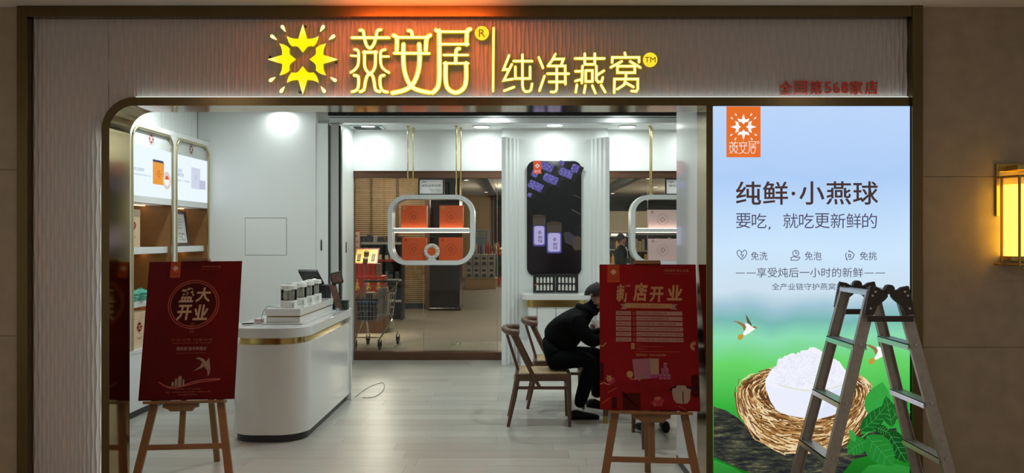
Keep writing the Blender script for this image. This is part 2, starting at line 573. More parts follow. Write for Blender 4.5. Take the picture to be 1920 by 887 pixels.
# ---- rippled facade panel: sharp ridges that meander up the wall
def ripple(x0, x1, zlow, ztop, rows, p, A, wv, L, y_face, b, sub=6, axis='x'):
    i0 = int(math.floor(x0 / p)) - 1; i1 = int(math.ceil(x1 / p)) + 1
    cols = []
    for i in range(i0, i1):
        for k in range(sub):
            cols.append((i, k / sub))
    def ridge(i, z):
        return i * p + wv * math.sin(2 * PI * z / L + PI * i + 0.9 * math.sin(i * 0.37))
    vs = []; keep = []
    for i, t in cols:
        xn = (i + t) * p
        if xn < x0 - p * 0.5 or xn > x1 + p * 0.5: continue
        keep.append((i, t, xn))
    for i, t, xn in keep:
        zl = zlow(min(max(xn, x0), x1))
        for r in range(rows + 1):
            z = zl + (ztop - zl) * r / rows
            ra, rb = ridge(i, z), ridge(i + 1, z)
            x = min(max(ra + t * (rb - ra), x0), x1)
            h = A * (1 - math.sin(PI * t) ** 0.8)
            vs.append((x, y_face - h, z) if axis == 'x' else (y_face + h, x, z))
    n = rows + 1; fs = []
    for a in range(len(keep) - 1):
        for r in range(rows):
            fs.append((a * n + r, (a + 1) * n + r, (a + 1) * n + r + 1, a * n + r + 1))
    b.add(vs, fs)
XO, XI = fx(190), fx(205)                    # trim of the opening, outer and inner edge
ZO, ZI = fz(182), fz(198)
RO = 0.20                                    # outer radius of the rounded corner
XM, ZM, RM = (XO + XI) / 2, (ZO + ZI) / 2, RO - 0.024
def zlow_top(x):
    cx = XM + RM
    if x < cx: return (ZM - RM) + math.sqrt(max(0, RM ** 2 - (cx - x) ** 2))
    return ZM
b = MB()
YP = YF + 0.04
ripple(fx(54), XM, lambda x: 0.0, fz(32), 130, 0.0247, 0.0062, 0.0042, 0.27, YP, b, 5)
ripple(XM, fx(1709), zlow_top, fz(32), 24, 0.0247, 0.0062, 0.0042, 0.27, YP, b, 5)
wf = struct(b, 'wall_front', 'panel_grey', 'grey rippled fascia panel with meandering vertical ridges', smooth=True, angle=60)
struct(MB().box(fx(54), fx(1709), YP + 0.02, YP + 0.05, ZM + 0.02, fz(31)).box(fx(54), XM - 0.003, YP + 0.02, YP + 0.05, 0, ZM), 'wall_front_backing', 'gap_dark', 'backing of the rippled fascia panel')

# ---- bronze outer frame of the shop front
b = MB().box(fx(35), fx(55), YF - 0.02, YF + 0.16, 0, fz(13))
struct(b, 'trim_1', 'bronze_dark', 'bronze upright at the left end of the shop front', bevel=0.002)
b = MB().box(fx(55), fx(1707), YF - 0.02, YF + 0.12, fz(33), fz(13))
struct(b, 'trim_2', 'bronze_dark', 'bronze rail along the top of the shop front', bevel=0.002)
b = MB().box(fx(1707), fx(1727), YF - 0.025, YF + 0.2, 0, fz(11))
struct(b, 'trim_3', 'bronze_dark', 'bronze upright at the right end of the shop front', bevel=0.002)
# rounded trim of the opening: front band and polished reveal
def corner_path(x0, z0, r, n=14):
    pts = [(x0, 0.0)]
    for k in range(n + 1):
        a = PI - PI / 2 * k / n
        pts.append((x0 + r + r * math.cos(a), z0 - r + r * math.sin(a)))
    return pts
po = corner_path(XO, ZO, RO); pi_ = corner_path(XI, ZI, RO - 0.048)
xr = fx(1707)
po.append((xr, ZO)); pi_.append((xr, ZI))
n = len(po)
YB = YF + 0.245
b = MB()
vs = [(x, YF, z) for x, z in po] + [(x, YF, z) for x, z in pi_] + [(x, YB, z) for x, z in po] + [(x, YB, z) for x, z in pi_]
fs = []; mi = []
for i in range(n - 1):
    for q, mm in (((i, i + 1, n + i + 1, n + i), 0), ((n + i, n + i + 1, 3 * n + i + 1, 3 * n + i), 1), ((i, 2 * n + i, 2 * n + i + 1, i + 1), 0), ((2 * n + i, 3 * n + i, 3 * n + i + 1, 2 * n + i + 1), 0)):
        fs.append(q); mi.append(mm)
b.add(vs, fs); b.mi = mi
struct(b, 'trim_4', ['bronze_dark', 'gold_mirror'], 'rounded bronze trim with a polished gold reveal around the shop opening')
b = MB().box(fx(1325), fx(1336.5), YF, YB, 0, ZI - 0.001)
o = struct(b, 'trim_5', 'bronze_dark', 'bronze upright between the opening and the light box', bevel=0.001)
MB().box(fx(1325) - 0.002, fx(1325), YF + 0.002, YB, 0, ZI - 0.001).build('reveal', 'gold_mirror', o)
# LED strip hidden behind the trim, washing the panel
emat('led_cool', (0.86, 1.0, 0.93, 1), 2.2)
emat('led_warm', (1.0, 0.62, 0.28, 1), 3.0)
b = MB().box(XO + RO, fx(1705), YF + 0.010, YF + 0.026, ZO + 0.0005, ZO + 0.004)
tag(b.build('led_strip', 'led_cool'), 'white light strip along the top of the bronze opening trim', 'light strip')
b = MB().box(XO - 0.004, XO - 0.0005, YF + 0.010, YF + 0.026, 0.0, ZO - RO)
tag(b.build('led_strip', 'led_cool'), 'white light strip up the left side of the bronze opening trim', 'light strip')

# ---- glossy white side panel behind the opening on the right
b = MB().box(1.112, 1.16, YB + 0.002, 5.60, 0.05, CEIL)
o = struct(b, 'wall_right', 'white_gloss', 'glossy white side panel right of the opening')
MB().box(1.110, 1.162, YB + 0.002, 5.602, 0, 0.05).build('plinth', 'black_plinth', o)
struct(MB().box(1.162, 3.4, 5.5, 5.6, 0, CEIL), 'wall_behind_light_box', 'white_paint', 'white wall behind the light box')
struct(MB().box(3.3, 3.4, 5.6, 10.2, 0, CEIL), 'wall_far_right', 'white_paint', 'white right-hand wall of the shop')
struct(MB().box(-4.2, XI - 0.05, 4.96, 5.0, 0, CEIL), 'wall_front_inside', 'white_paint', 'inside of the shop front wall')
struct(MB().box(XI - 0.05, 1.16, 4.95, 5.0, ZI + 0.03, CEIL), 'wall_over_opening', 'white_paint', 'wall above the shop opening')

# ---- left wall: rippled white panel above the shelf cabinet
b = MB()
ripple(5.0, 8.63, lambda x: 2.632, CEIL, 3, 0.045, 0.008, 0.004, 0.5, -3.535, b, axis='y')
struct(b, 'wall_left', 'white_paint', 'white fluted wall panel above the shelf cabinet', smooth=True, angle=60)
struct(MB().box(-4.2, -3.82, 5.0, 8.63, 0, CEIL), 'wall_left_backing', 'white_paint', 'wall behind the shelf cabinet')

# ---- partition wall with access panel
YW = 8.63
b = MB().box(-3.82, X(592, YW), YW, YW + 0.10, 0, CEIL)
pw_ = struct(b, 'wall_partition', 'white_paint', 'white partition wall behind the counter')
ax0, ax1, az0, az1 = X(460, YW), X(537, YW), Z(478, YW), Z(409, YW)
MB().box(ax0 - 0.004, ax1 + 0.004, YW - 0.001, YW + 0.02, az0 - 0.004, az1 + 0.004).build('joint', mat('joint_dark', (0.10, 0.11, 0.11, 1), 0.8, var=0.3, vscale=20), pw_)  # dark gap border around the access panel
MB().box(ax0, ax1 - 0.0005, YW - 0.003, YW + 0.02, az0, az1 - 0.0015).build('access_panel', 'white_paint', pw_)

# ---- stacked sliding doors and their track
def sliding_leaf(px0, px1, Y, ph, label, gap):
    t = thing('sliding_door', label, 'door', ((X(px0, Y) + X(px1, Y)) / 2, Y + 0.05, 0), 'white sliding doors stacked beside the partition wall')
    MB().box(X(px0, Y), X(px1, Y), Y, Y + 0.09, 0.004, 2.84).build('door_leaf', 'white_paint', t, bevel=0.003)
    MB().box(X(px1, Y), X(px1, Y) + gap, Y + 0.01, Y + 0.08, 0.004, 2.84).build('gasket', 'black_plinth', t)
    if ph:
        x = X(ph, Y)
        MB().prism([(xx, Y - 0.002, zz) for xx, zz in rrect(x - 0.011, 1.44, x + 0.011, 1.57, 0.008, 3)], (0, 0.006, 0)).build('flush_pull', 'aluminium', t)
        MB().prism([(xx, Y - 0.0035, zz) for xx, zz in rrect(x - 0.006, 1.45, x + 0.006, 1.56, 0.004, 3)], (0, 0.004, 0)).build('pull_recess', 'black_plinth', t)
sliding_leaf(592.5, 615, 8.64, 602.5, 'white sliding door leaf next to the partition wall, with flush pull', 0.012)
sliding_leaf(619.5, 634.5, 8.80, None, 'white sliding door leaf with a black gasket, right of the first leaf', 0.025)
b = MB().box(-2.6, -2.155, 9.40, 10.2, 0, CEIL)
o = struct(b, 'wall_return', 'white_paint', 'white return wall left of the rear glass')
MB().box(-2.157, -2.151, 9.74, 9.79, 1.40, 1.53).build('flush_pull', 'black_plinth', o)
t = thing('door_track', 'black and aluminium sliding door track under the ceiling', 'door track', (0.15, 8.76, 2.85))
MB().box(X(615, 8.70), 2.6, 8.70, 8.85, 2.925, CEIL - 0.001).build('channel', 'black_metal', t)
MB().box(X(615, 8.70), 2.6, 8.69, 8.86, 2.918, 2.930).build('channel_lip', 'aluminium', t)
MB().box(X(617, 8.70), 2.6, 8.705, 8.845, 2.855, 2.915).build('carrier_rail', 'aluminium', t, bevel=0.004)
for k in range(13):
    x = X(652, 8.7) + k * 0.31
    MB().tube([(x, 8.694, 2.95), (x, 8.70, 2.95)], 0.009, 10).build('screw', 'black_plinth', t)

# ---- rear wall: header, glazed openings, pillar
YR = 10.2
struct(MB().box(-2.16, 3.4, YR, YR + 0.15, 2.45, 3.2), 'wall_back', 'white_paint', 'white header wall above the rear glass')
def window(name, x0, x1, mull, label):
    w = struct(MB().box(x0, x1, YR + 0.02, YR + 0.13, 2.36, 2.449), name, 'bronze_frame', label)
    MB().box(x0, x1, YR + 0.0, YR + 0.14, 0, 0.105).build('sill', 'bronze_frame', w, bevel=0.004)
    xs = [x0] + mull + [x1]
    for p, q in zip(xs[:-1], xs[1:]):
        MB().box(p + 0.003, q - 0.003, YR + 0.07, YR + 0.078, 0.1, 2.365).build('pane', 'window_glass', w)
        MB().box(q - 0.003, q + 0.003, YR + 0.069, YR + 0.079, 0.105, 2.36).build('pane_joint', mat('joint_%s_%d' % (name, len(MATS)), (0.35, 0.33, 0.30, 1), 0.4, var=0.1), w) if q < x1 else None
    return w
window('window_1', -2.16, -0.20, [X(793, YR), X(932, YR)], 'bronze-framed rear glass left of the pillar')
window('window_2', 1.10, 3.3, [X(1216, YR)], 'bronze-framed rear glass right of the pillar')
CXP = 0.445
b = MB().box(CXP - 0.675, CXP + 0.675, 10.06, YR + 0.15, 0, CEIL)
pil = struct(b, 'wall_pillar', 'white_paint', 'white pillar between the two rear glass openings')
for sgn in (-1, 1):
    prof = [(0.675, 10.06), (0.675, 9.86), (0.625, 9.86), (0.60, 9.90), (0.575, 9.90), (0.55, 9.955), (0.525, 9.955), (0.50, 10.01), (0.48, 10.01), (0.46, 10.06)]
    MB().prism([(CXP + sgn * x, y, 0.0) for x, y in prof], (0, 0, 2.845)).build('pillar_fin', 'white_paint', pil)

# ---- shop ceiling fittings
emat('lamp_face', (0.93, 1.0, 0.99, 1), 9.0)
names = ['left of the gold hanging rods', 'over the orange boxes', 'in front of the pillar', 'right of the pillar', 'over the pink boxes']
for i, (x, y) in enumerate(DOWNLIGHTS):
    lab = 'round recessed ceiling downlight ' + (names[i] if i < 5 else 'in the front part of the shop ceiling')
    t = thing('ceiling_downlight', lab, 'ceiling light', (x, y, CEIL - 0.02), 'recessed shop downlights')
    r = 0.115
    MB().lathe([(r, CEIL - 0.001), (r, CEIL - 0.012), (r - 0.02, CEIL - 0.014), (r - 0.02, CEIL - 0.001)], x, y, 0, 28).build('rim', 'white_gloss', t, smooth=True)
    MB().lathe([(0.0, CEIL - 0.002), (r - 0.02, CEIL - 0.002), (r - 0.02, CEIL - 0.013), (0.0, CEIL - 0.016)], x, y, 0, 28).build('lens', 'lamp_face', t, smooth=True)
t = thing('air_vent', 'dark slatted air vent in the ceiling corner by the rear glass', 'vent', (-1.95, 9.93, CEIL - 0.02))
MB().box(-2.12, -1.72, 9.78, 10.10, CEIL - 0.012, CEIL - 0.001).build('frame', 'aluminium', t, bevel=0.003)
MB().box(-2.08, -1.76, 9.81, 10.07, CEIL - 0.0125, CEIL - 0.0115).build('opening', 'black_plinth', t)
for k in range(6):
    MB().box(-2.08, -1.76, 9.82 + k * 0.042, 9.835 + k * 0.042, CEIL - 0.02, CEIL - 0.0126).build('slat', 'black_metal', t)

# ================================================================== FASCIA SIGN
YS = 4.695                                   # front of the raised sign letters
emat('sign_yellow', (1.0, 0.70, 0.03, 1), 1.15)
emat('sign_cream', (1.0, 0.90, 0.42, 1), 1.35)
emat('sign_side', (1.0, 0.60, 0.04, 1), 0.22)
mat('sign_brown', (0.22, 0.12, 0.02, 1), 0.5, var=0.1)
def petal_mat():
    m = ramp_emat('petal_glow', [(0.0, (1, 0.78, 0.0, 1)), (0.45, (1, 0.76, 0.01, 1)), (0.75, (1.0, 0.84, 0.16, 1)), (1.0, (1.0, 0.88, 0.35, 1))], 2, 0, 1, 0.0, 1, 1.2)
    nt = m.node_tree
    tc = [x for x in nt.nodes if x.type == 'TEX_COORD'][0]
    cr = [x for x in nt.nodes if x.type == 'VALTORGB'][0]
    ln = nt.nodes.new('ShaderNodeVectorMath'); ln.operation = 'LENGTH'
    nt.links.new(tc.outputs['Object'], ln.inputs[0])
    mr = nt.nodes.new('ShaderNodeMapRange'); mr.inputs[1].default_value = 0.08; mr.inputs[2].default_value = 0.21
    nt.links.new(ln.outputs['Value'], mr.inputs[0]); nt.links.new(mr.outputs[0], cr.inputs[0])
petal_mat()
def z2(p): return (480 + p[0] / 3.996, 20 + p[1] / 3.996)      # tracing sheets of the sign
def z3(p): return (880 + p[0] / 3.996, 20 + p[1] / 3.996)
def raised(plist, inset_list, name_root, mats, parent, front=YS, depth=0.032):
    b = MB()
    for pts in plist:
        b.prism([W(px, py, front) for px, py in pts], (0, depth, 0))
    b.build('letter_body', 'sign_side', parent)
    b = MB()
    for pts in plist:
        b.prism([W(px, py, front - 0.002) for px, py in pts], (0, 0.0015, 0))
    b.build('letter_rim', mats[0], parent)
    b = MB()
    for pts in inset_list:
        b.prism([W(px, py, front - 0.003) for px, py in pts], (0, 0.002, 0))
    b.build('letter_face', mats[1], parent)
def sign_letter(lines, conv, label, ws, sm=True, inset=0.62):
    pl, il, allp = [], [], []
    for ln, w in zip(lines, ws):
        P = [conv(p) for p in ln]
        allp += P
        if sm and len(P) > 2: P = smooth_path(P, 4)
        w *= 1.08; pl.append(ribbon(P, w / 3.996)); il.append(ribbon(P, w / 3.996 * inset))
    xs = [p[0] for p in allp]; ys = [p[1] for p in allp]
    t = thing('sign_character', label, 'sign', W((min(xs) + max(xs)) / 2, max(ys), YS + 0.032), 'glowing yellow fascia sign')
    raised(pl, il, 'stroke', ('sign_yellow', 'sign_cream'), t)
    return t
# sunburst emblem
ecx, ecy = z2((350, 365)); eR = 265 / 3.996
t = thing('sunburst_emblem', 'glowing yellow four-petal sunburst emblem at the left of the sign', 'sign', W(ecx, ecy, YS), 'glowing yellow fascia sign')
for P in petals(ecx, ecy, eR):
    o = MB().prism([W(x, y, YS) for x, y in P], (0, 0.032, 0)).build('petal', 'sign_side', t)
    MB().prism([W(x, y, YS - 0.002) for x, y in P], (0, 0.0015, 0)).build('petal_face', 'petal_glow', o)
for P in drops(ecx, ecy, eR):
    o = MB().prism([W(x, y, YS) for x, y in P], (0, 0.03, 0)).build('ray_drop', 'sign_side', t)
    MB().prism([W(x, y, YS - 0.002) for x, y in P], (0, 0.0015, 0)).build('drop_face', 'sign_cream', o)
for k in range(4):
    a = k * PI / 2 + 0.08
    q = W(ecx + 62 * math.sin(a), ecy - 62 * math.cos(a), YS + 0.03)
    MB().tube([q, q + Vector((0, 0.06, 0))], 0.006, 8).build('mounting_pin', 'black_metal', t)
sign_letter([[(717, 202), (998, 202)],
             [(778, 146), (802, 152), (812, 200), (826, 255), (852, 280), (880, 255), (898, 200), (908, 152), (936, 142)],
             [(738, 290), (764, 300), (769, 345), (764, 405), (742, 440), (710, 462)], [(710, 336), (762, 340)],
             [(806, 311), (903, 311)], [(812, 306), (812, 360), (814, 415), (830, 452), (852, 468), (876, 452), (892, 415), (895, 360), (895, 306)],
             [(968, 292), (938, 302), (932, 345), (938, 410), (962, 442), (996, 464)], [(940, 343), (995, 343)],
             [(735, 484), (764, 492), (769, 530), (763, 580), (745, 600), (719, 607)],
             [(780, 607), (808, 592), (818, 540), (832, 490), (853, 476), (874, 490), (886, 540), (896, 592), (926, 607)],
             [(960, 484), (934, 492), (928, 530), (936, 580), (955, 603), (986, 610)]], z2,
            'first large glowing yellow sign character, right of the sunburst emblem', [24, 25, 22, 18, 25, 24, 22, 18, 24, 25, 24])
sign_letter([[(1140, 148), (1164, 156), (1172, 198)], [(1045, 200), (1290, 200)], [(1030, 184), (1050, 198), (1056, 230), (1054, 294)],
             [(1304, 184), (1284, 198), (1276, 230), (1272, 294)], [(1034, 318), (1298, 320)],
             [(1105, 252), (1104, 360), (1114, 460), (1150, 550), (1205, 592), (1300, 614)],
             [(1222, 252), (1226, 360), (1214, 460), (1176, 548), (1115, 594), (1024, 616)]], z2,
            'second large glowing yellow sign character, in the middle of the three', [28, 24, 34, 34, 24, 34, 36], sm=True)
sign_letter([[(1347, 138), (1368, 156), (1590, 157)], [(1604, 138), (1582, 156), (1577, 252)], [(1384, 251), (1590, 251)],
             [(1372, 150), (1373, 400), (1372, 510), (1360, 575), (1324, 614)],
             [(1524, 284), (1500, 298), (1496, 392)], [(1406, 332), (1588, 332)],
             [(1408, 394), (1590, 394)], [(1421, 394), (1421, 520), (1440, 585), (1496, 614), (1552, 585), (1574, 520), (1574, 394)]], z2,
            'third large glowing yellow sign character, left of the thin divider', [22, 34, 22, 36, 28, 20, 20, 34], sm=True)
def sign_disc(c0, conv, r, txt, label, box):
    q = conv(c0)
    t = thing('sign_disc', label, 'sign', W(q[0], q[1], YS), 'glowing yellow fascia sign')
    MB().prism([W(x, y, YS) for x, y in ell(q[0], q[1], r, r, 32)], (0, 0.032, 0)).build('disc', 'sign_side', t)
    MB().prism([W(x, y, YS - 0.002) for x, y in ell(q[0], q[1], r, r, 32)], (0, 0.0015, 0)).build('disc_face', 'sign_yellow', t)
    sh = Sheet(lambda x, y, d: W(x, y, YS - 0.002 - d), t)
    sh.text('lettering', txt, q[0] + box[0], q[1] + box[1], q[0] + box[2], q[1] + box[3], 'sign_brown')
sign_disc((1692, 168), z2, 13.4, 'R', 'small glowing yellow disc lettered R', (-5.6, -7.2, 6.4, 7.2))
sign_disc((1355, 368), z3, 13.6, 'TM', 'small glowing yellow disc lettered TM', (-10, -5.2, 10, 5.2))
t = thing('sign_divider', 'thin glowing yellow upright bar dividing the sign', 'sign', W(*z2((1778, 605)), YS), 'glowing yellow fascia sign')
raised([ribbon([z2((1780, 130)), z2((1776, 603))], 22 / 3.996)], [ribbon([z2((1780, 130)), z2((1776, 603))], 12 / 3.996)], 'bar', ('sign_yellow', 'sign_cream'), t)
U = 21
sign_letter([[(298, 335), (255, 442), (292, 440)], [(318, 402), (258, 522), (325, 512)], [(262, 600), (335, 572)], [(332, 378), (470, 378)],
             [(398, 330), (398, 560), (404, 590), (420, 607), (448, 605), (462, 592), (470, 548)], [(345, 420), (345, 508), (455, 508), (455, 420)]],
            z3, 'first small glowing yellow sign character right of the divider', [U] * 6, sm=False)
sign_letter([[(520, 350), (552, 428)], [(563, 490), (525, 600)], [(645, 325), (620, 372), (588, 415)], [(628, 362), (706, 362), (688, 408)],
             [(600, 414), (718, 414), (720, 550)], [(585, 472), (745, 472)], [(598, 533), (720, 533)], [(655, 414), (655, 585), (648, 604), (632, 611), (612, 608)]],
            z3, 'second small glowing yellow sign character right of the divider', [U] * 8, sm=False)
sign_letter([[(792, 358), (1012, 358)], [(865, 322), (865, 402), (940, 402), (940, 322)], [(848, 415), (843, 542)], [(795, 454), (845, 454)], [(795, 527), (845, 512)],
             [(872, 448), (872, 530), (922, 530), (922, 448), (872, 448)], [(952, 415), (952, 518), (966, 534), (992, 532), (1000, 500)], [(955, 484), (1008, 450)],
             [(806, 555), (797, 612)], [(870, 560), (860, 615)], [(922, 562), (945, 618)], [(988, 558), (1018, 610)]],
            z3, 'third small glowing yellow sign character right of the divider', [U] * 12, sm=False)
sign_letter([[(1165, 316), (1172, 346)], [(1070, 388), (1072, 350), (1272, 350), (1272, 385)], [(1142, 380), (1060, 424)], [(1205, 380), (1282, 426)],
             [(1110, 416), (1110, 464), (1240, 464), (1240, 416), (1110, 416)], [(1175, 464), (1172, 515), (1160, 555), (1108, 588)], [(1172, 540), (1230, 572)],
             [(1085, 615), (1088, 512), (1262, 512), (1262, 588), (1250, 605), (1215, 602)]],
            z3, 'last small glowing yellow sign character, left of the TM disc', [U] * 8, sm=False)
# red raised characters above the light box
mat('red_acrylic', (0.80, 0.045, 0.02, 1), 0.25, var=0.08, coat=0.3)
x = 1461.0
chs = ['全', '囯', '第', '5', '6', '8', '家', '店']
wid = [26, 26, 26, 15, 15, 15, 26, 26]
adv = [28.3, 28.3, 28.2, 15.5, 15.8, 16.2, 28.2, 28.2]
which = ['first', 'second', 'third', None, None, None, 'second-last', 'last']
for ch, w_, ad, nm in zip(chs, wid, adv, which):
    lab = ('raised red digit, %s of the three digits above the light box' % {'5': 'first', '6': 'second', '8': 'third'}[ch]) if nm is None else ('raised red character, %s of the row above the light box' % nm)
    vs, fs, a, bb, cc, d = text_mesh(ch, 0.004)
    y0, y1 = (153, 175) if nm is None else (151, 177)
    def pt(v, dy=0.0): return W(x + 1 + (v[0] - a) / (bb - a) * (w_ - 2), y1 - (v[1] - cc) / (d - cc) * (y1 - y0), 4.724) + Vector((0, dy, 0))
    b = MB().add([pt(v) for v in vs], fs)
    ed = {}
    for f in fs:
        for i in range(len(f)):
            e = (f[i], f[(i + 1) % len(f)]); k = tuple(sorted(e)); ed[k] = ed.get(k, 0) + 1
    nv = len(vs)
    bv = [pt(v) for v in vs] + [pt(v, 0.008) for v in vs]
    b.add(bv, [(p, q, q + nv, p + nv) for (p, q), n_ in ed.items() if n_ == 1])
    tag(b.build('sign_character', 'red_acrylic'), lab, 'sign', 'red shop number lettering')
    x += ad

# ================================================================== LIGHT BOX
YL = 4.69
LX0, LX1 = 1337.5, 1706.0
lb = thing('light_box', 'tall backlit light box picturing a nest with a white bowl', 'light box', W((LX0 + LX1) / 2, PY + EYE * F / YL, YL))
MB().box(X(LX0, YL), X(LX1, YL), YL + 0.012, YL + 0.18, 0.02, Z(198, YL)).build('housing', 'black_metal', lb)
z_lo, z_hi = 0.03, Z(199, YL)
def zz(py): return (Z(py, YL) - z_lo) / (z_hi - z_lo)
ST = 0.98
ramp_emat('lightbox_sky', [(0.0, c(8, 60, 14)), (zz(860), c(22, 120, 30)), (zz(760), c(52, 178, 62)), (zz(680), c(104, 214, 104)), (zz(632), c(140, 222, 178)), (zz(600), c(120, 186, 180)),
                           (zz(575), c(158, 196, 212)), (zz(545), c(206, 226, 240)), (zz(470), c(206, 232, 255)), (zz(330), c(176, 208, 250)), (1.0, c(190, 216, 252))],
          2, z_lo, z_hi, 0.035, 2.6, ST, (1.2, 1, 0.7))
MB().box(X(LX0, YL), X(LX1, YL), YL, YL + 0.011, z_lo, z_hi).build('backlit_print', 'lightbox_sky', lb)
sh = Sheet(lambda px, py, d: W(px, py, YL) + Vector((0, -d, 0)), lb)
emat('pr_orange', c(232, 112, 40), ST); emat('pr_white', c(252, 250, 248), ST); emat('pr_brown', c(70, 50, 48), ST); emat('pr_slate', c(76, 74, 100), ST)
emat('pr_bowl', c(236, 240, 255), ST); emat('pr_bowl_shade', c(226, 231, 252), ST); emat('pr_rim', c(226, 230, 215), ST); emat('pr_fluff', c(243, 244, 255), ST); emat('pr_fluff2', c(226, 228, 248), ST)
for i, col in enumerate([(224, 190, 132), (196, 150, 92), (166, 118, 66), (240, 216, 172), (120, 80, 42)]): emat('pr_straw_%d' % i, c(*col), ST)
emat('pr_nest_dark', c(92, 58, 30), ST)
for i, col in enumerate([(30, 128, 44), (18, 96, 32), (48, 160, 62), (12, 74, 26)]): emat('pr_leaf_%d' % i, c(*col), ST)
emat('pr_vein', c(66, 158, 74), ST); emat('pr_bird_brown', c(146, 118, 74), ST); emat('pr_bird_gold', c(196, 154, 58), ST); emat('pr_bird_dark', c(92, 84, 70), ST)
bark_emat('pr_bark', [(0.30, c(12, 14, 22)), (0.46, c(34, 38, 40)), (0.56, c(66, 70, 56)), (0.64, c(120, 116, 84)), (0.72, c(44, 48, 52))], 13, (0.6, 1, 3.2), ST)
ramp_emat('pr_green_low', [(0.0, c(8, 66, 16)), (1.0, c(60, 182, 70))], 2, 0.05, 0.4, 0.1, 4, ST)
emat('pr_blur_dark', c(24, 104, 40), ST)
# cloud, brand tag and lettering
tg = sh.poly('brand_tag', [(1362, 199.5), (1426, 199.5), (1426, 295), (1362, 295)], 'pr_orange')
sh.lift()
sh.polys('emblem', petals(1394, 238, 24.5) + drops(1394, 238, 26), 'pr_white', tg)
def mini_brand(sh, x0, y0, x1, y1, m, parent, name='brand_lettering'):
    L = [[(717, 202), (998, 202)], [(790, 150), (826, 255), (852, 280), (880, 255), (920, 150)], [(738, 295), (767, 345), (710, 462)], [(708, 336), (762, 340)], [(806, 308), (903, 308)],
         [(812, 306), (830, 452), (852, 468), (876, 452), (894, 306)], [(968, 295), (932, 345), (996, 464)], [(940, 343), (995, 343)], [(745, 490), (765, 560), (719, 607)],
         [(790, 607), (830, 490), (853, 476), (880, 490), (920, 607)], [(955, 490), (930, 560), (986, 610)],
         [(1160, 145), (1172, 198)], [(1045, 200), (1290, 200)], [(1050, 198), (1054, 294)], [(1284, 198), (1272, 294)], [(1034, 318), (1298, 320)],
         [(1105, 252), (1114, 460), (1205, 592), (1300, 614)], [(1222, 252), (1214, 460), (1115, 594), (1024, 616)],
         [(1347, 150), (1590, 157)], [(1590, 145), (1577, 252)], [(1384, 251), (1590, 251)], [(1372, 150), (1372, 510), (1324, 614)], [(1510, 288), (1496, 392)], [(1406, 332), (1588, 332)],
         [(1408, 394), (1590, 394)], [(1421, 394), (1440, 585), (1496, 614), (1552, 585), (1574, 394)]]
    sx, sy = (x1 - x0) / (1605 - 705), (y1 - y0) / (620 - 140)
    return sh.strokes(name, [[(x0 + (p[0] - 705) * sx, y0 + (p[1] - 140) * sy) for p in l] for l in L], 17 * sx, m, parent)
mini_brand(sh, 1367, 265, 1418, 288, 'pr_white', tg)
sh.strokes('registered_mark', [ell(1421.5, 267, 2.0, 2.0, 10) + [(1423.5, 267)]], 0.7, 'pr_white', tg)
sh.chars('headline', '纯鲜', 1378, 340, 1479, 384, 'pr_brown', bold=0.012); sh.poly('headline', ell(1487.5, 363, 3.6, 3.6, 14), 'pr_brown'); sh.chars('headline', '小燕球', 1497, 340, 1648, 384, 'pr_brown', bold=0.012)
sh.chars('headline', '要吃，就吃更新鲜的', 1379, 400, 1645, 428, 'pr_slate')
sh.text('lettering', '免洗', 1408, 472, 1439, 488, 'pr_slate'); sh.text('lettering', '免泡', 1509, 472, 1540, 488, 'pr_slate'); sh.text('lettering', '免挑', 1612, 472, 1644, 488, 'pr_slate')
sh.strokes('heart_icon', [smooth_path([(1391, 487), (1383, 478), (1382, 472), (1386, 469), (1391, 473), (1396, 469), (1400, 473), (1398, 480), (1391, 487)], 3), [(1391, 473), (1389, 478), (1394, 478), (1391, 483)]], 1.3, 'pr_slate')
sh.strokes('hand_clock_icon', [ell(1492, 475, 5.6, 5.6, 16) + [(1497.6, 475)], [(1492, 471), (1492, 475), (1495, 475)], [(1483, 484), (1488, 481), (1494, 483), (1499, 482)], [(1483, 488), (1496, 488), (1500, 483)], [(1483, 483), (1483, 488)]], 1.3, 'pr_slate')
sh.strokes('cycle_icon', [ell(1593, 479, 7.5, 7.5, 10, 0.2, 1.7), ell(1593, 479, 7.5, 7.5, 10, 2.3, 3.8), ell(1593, 479, 7.5, 7.5, 10, 4.4, 5.9), [(1591, 477), (1595, 477), (1595, 482), (1591, 482), (1591, 477)], [(1602, 477), (1600, 481)], [(1586, 485), (1589, 488)], [(1591, 470), (1595, 472)]], 1.4, 'pr_slate')
sh.text('lettering', '享受炖后一小时的新鲜', 1419, 502, 1618, 520, 'pr_slate')
sh.strokes('dash_rule', [[(1380, 512), (1396, 512)], [(1400, 512), (1417, 512)], [(1621, 512), (1638, 512)], [(1642, 512), (1659, 512)]], 1.3, 'pr_slate')
sh.text('lettering', '全产业链守护燕窝纯鲜', 1447, 531, 1597, 544, 'pr_slate')
# blurred dark spots in the green background
sh.lift()
# branch
log_top = [(1338, 762), (1362, 770), (1384, 784), (1400, 800), (1430, 812), (1480, 818), (1540, 822), (1600, 818), (1650, 806), (1706, 800)]
log_bot = [(1706, 850), (1650, 848), (1600, 862), (1580, 887), (1540, 905), (1470, 905), (1420, 892), (1380, 876), (1338, 857)]
sh.poly('branch_print', log_top + log_bot, 'pr_bark')
sh.lift(); sh.poly('green_print', [(1338, 862), (1372, 875), (1398, 890), (1440, 920), (1520, 940), (1590, 915), (1615, 886), (1630, 872), (1668, 868), (1705, 876), (1705, 945), (1338, 945)], 'pr_green_low')
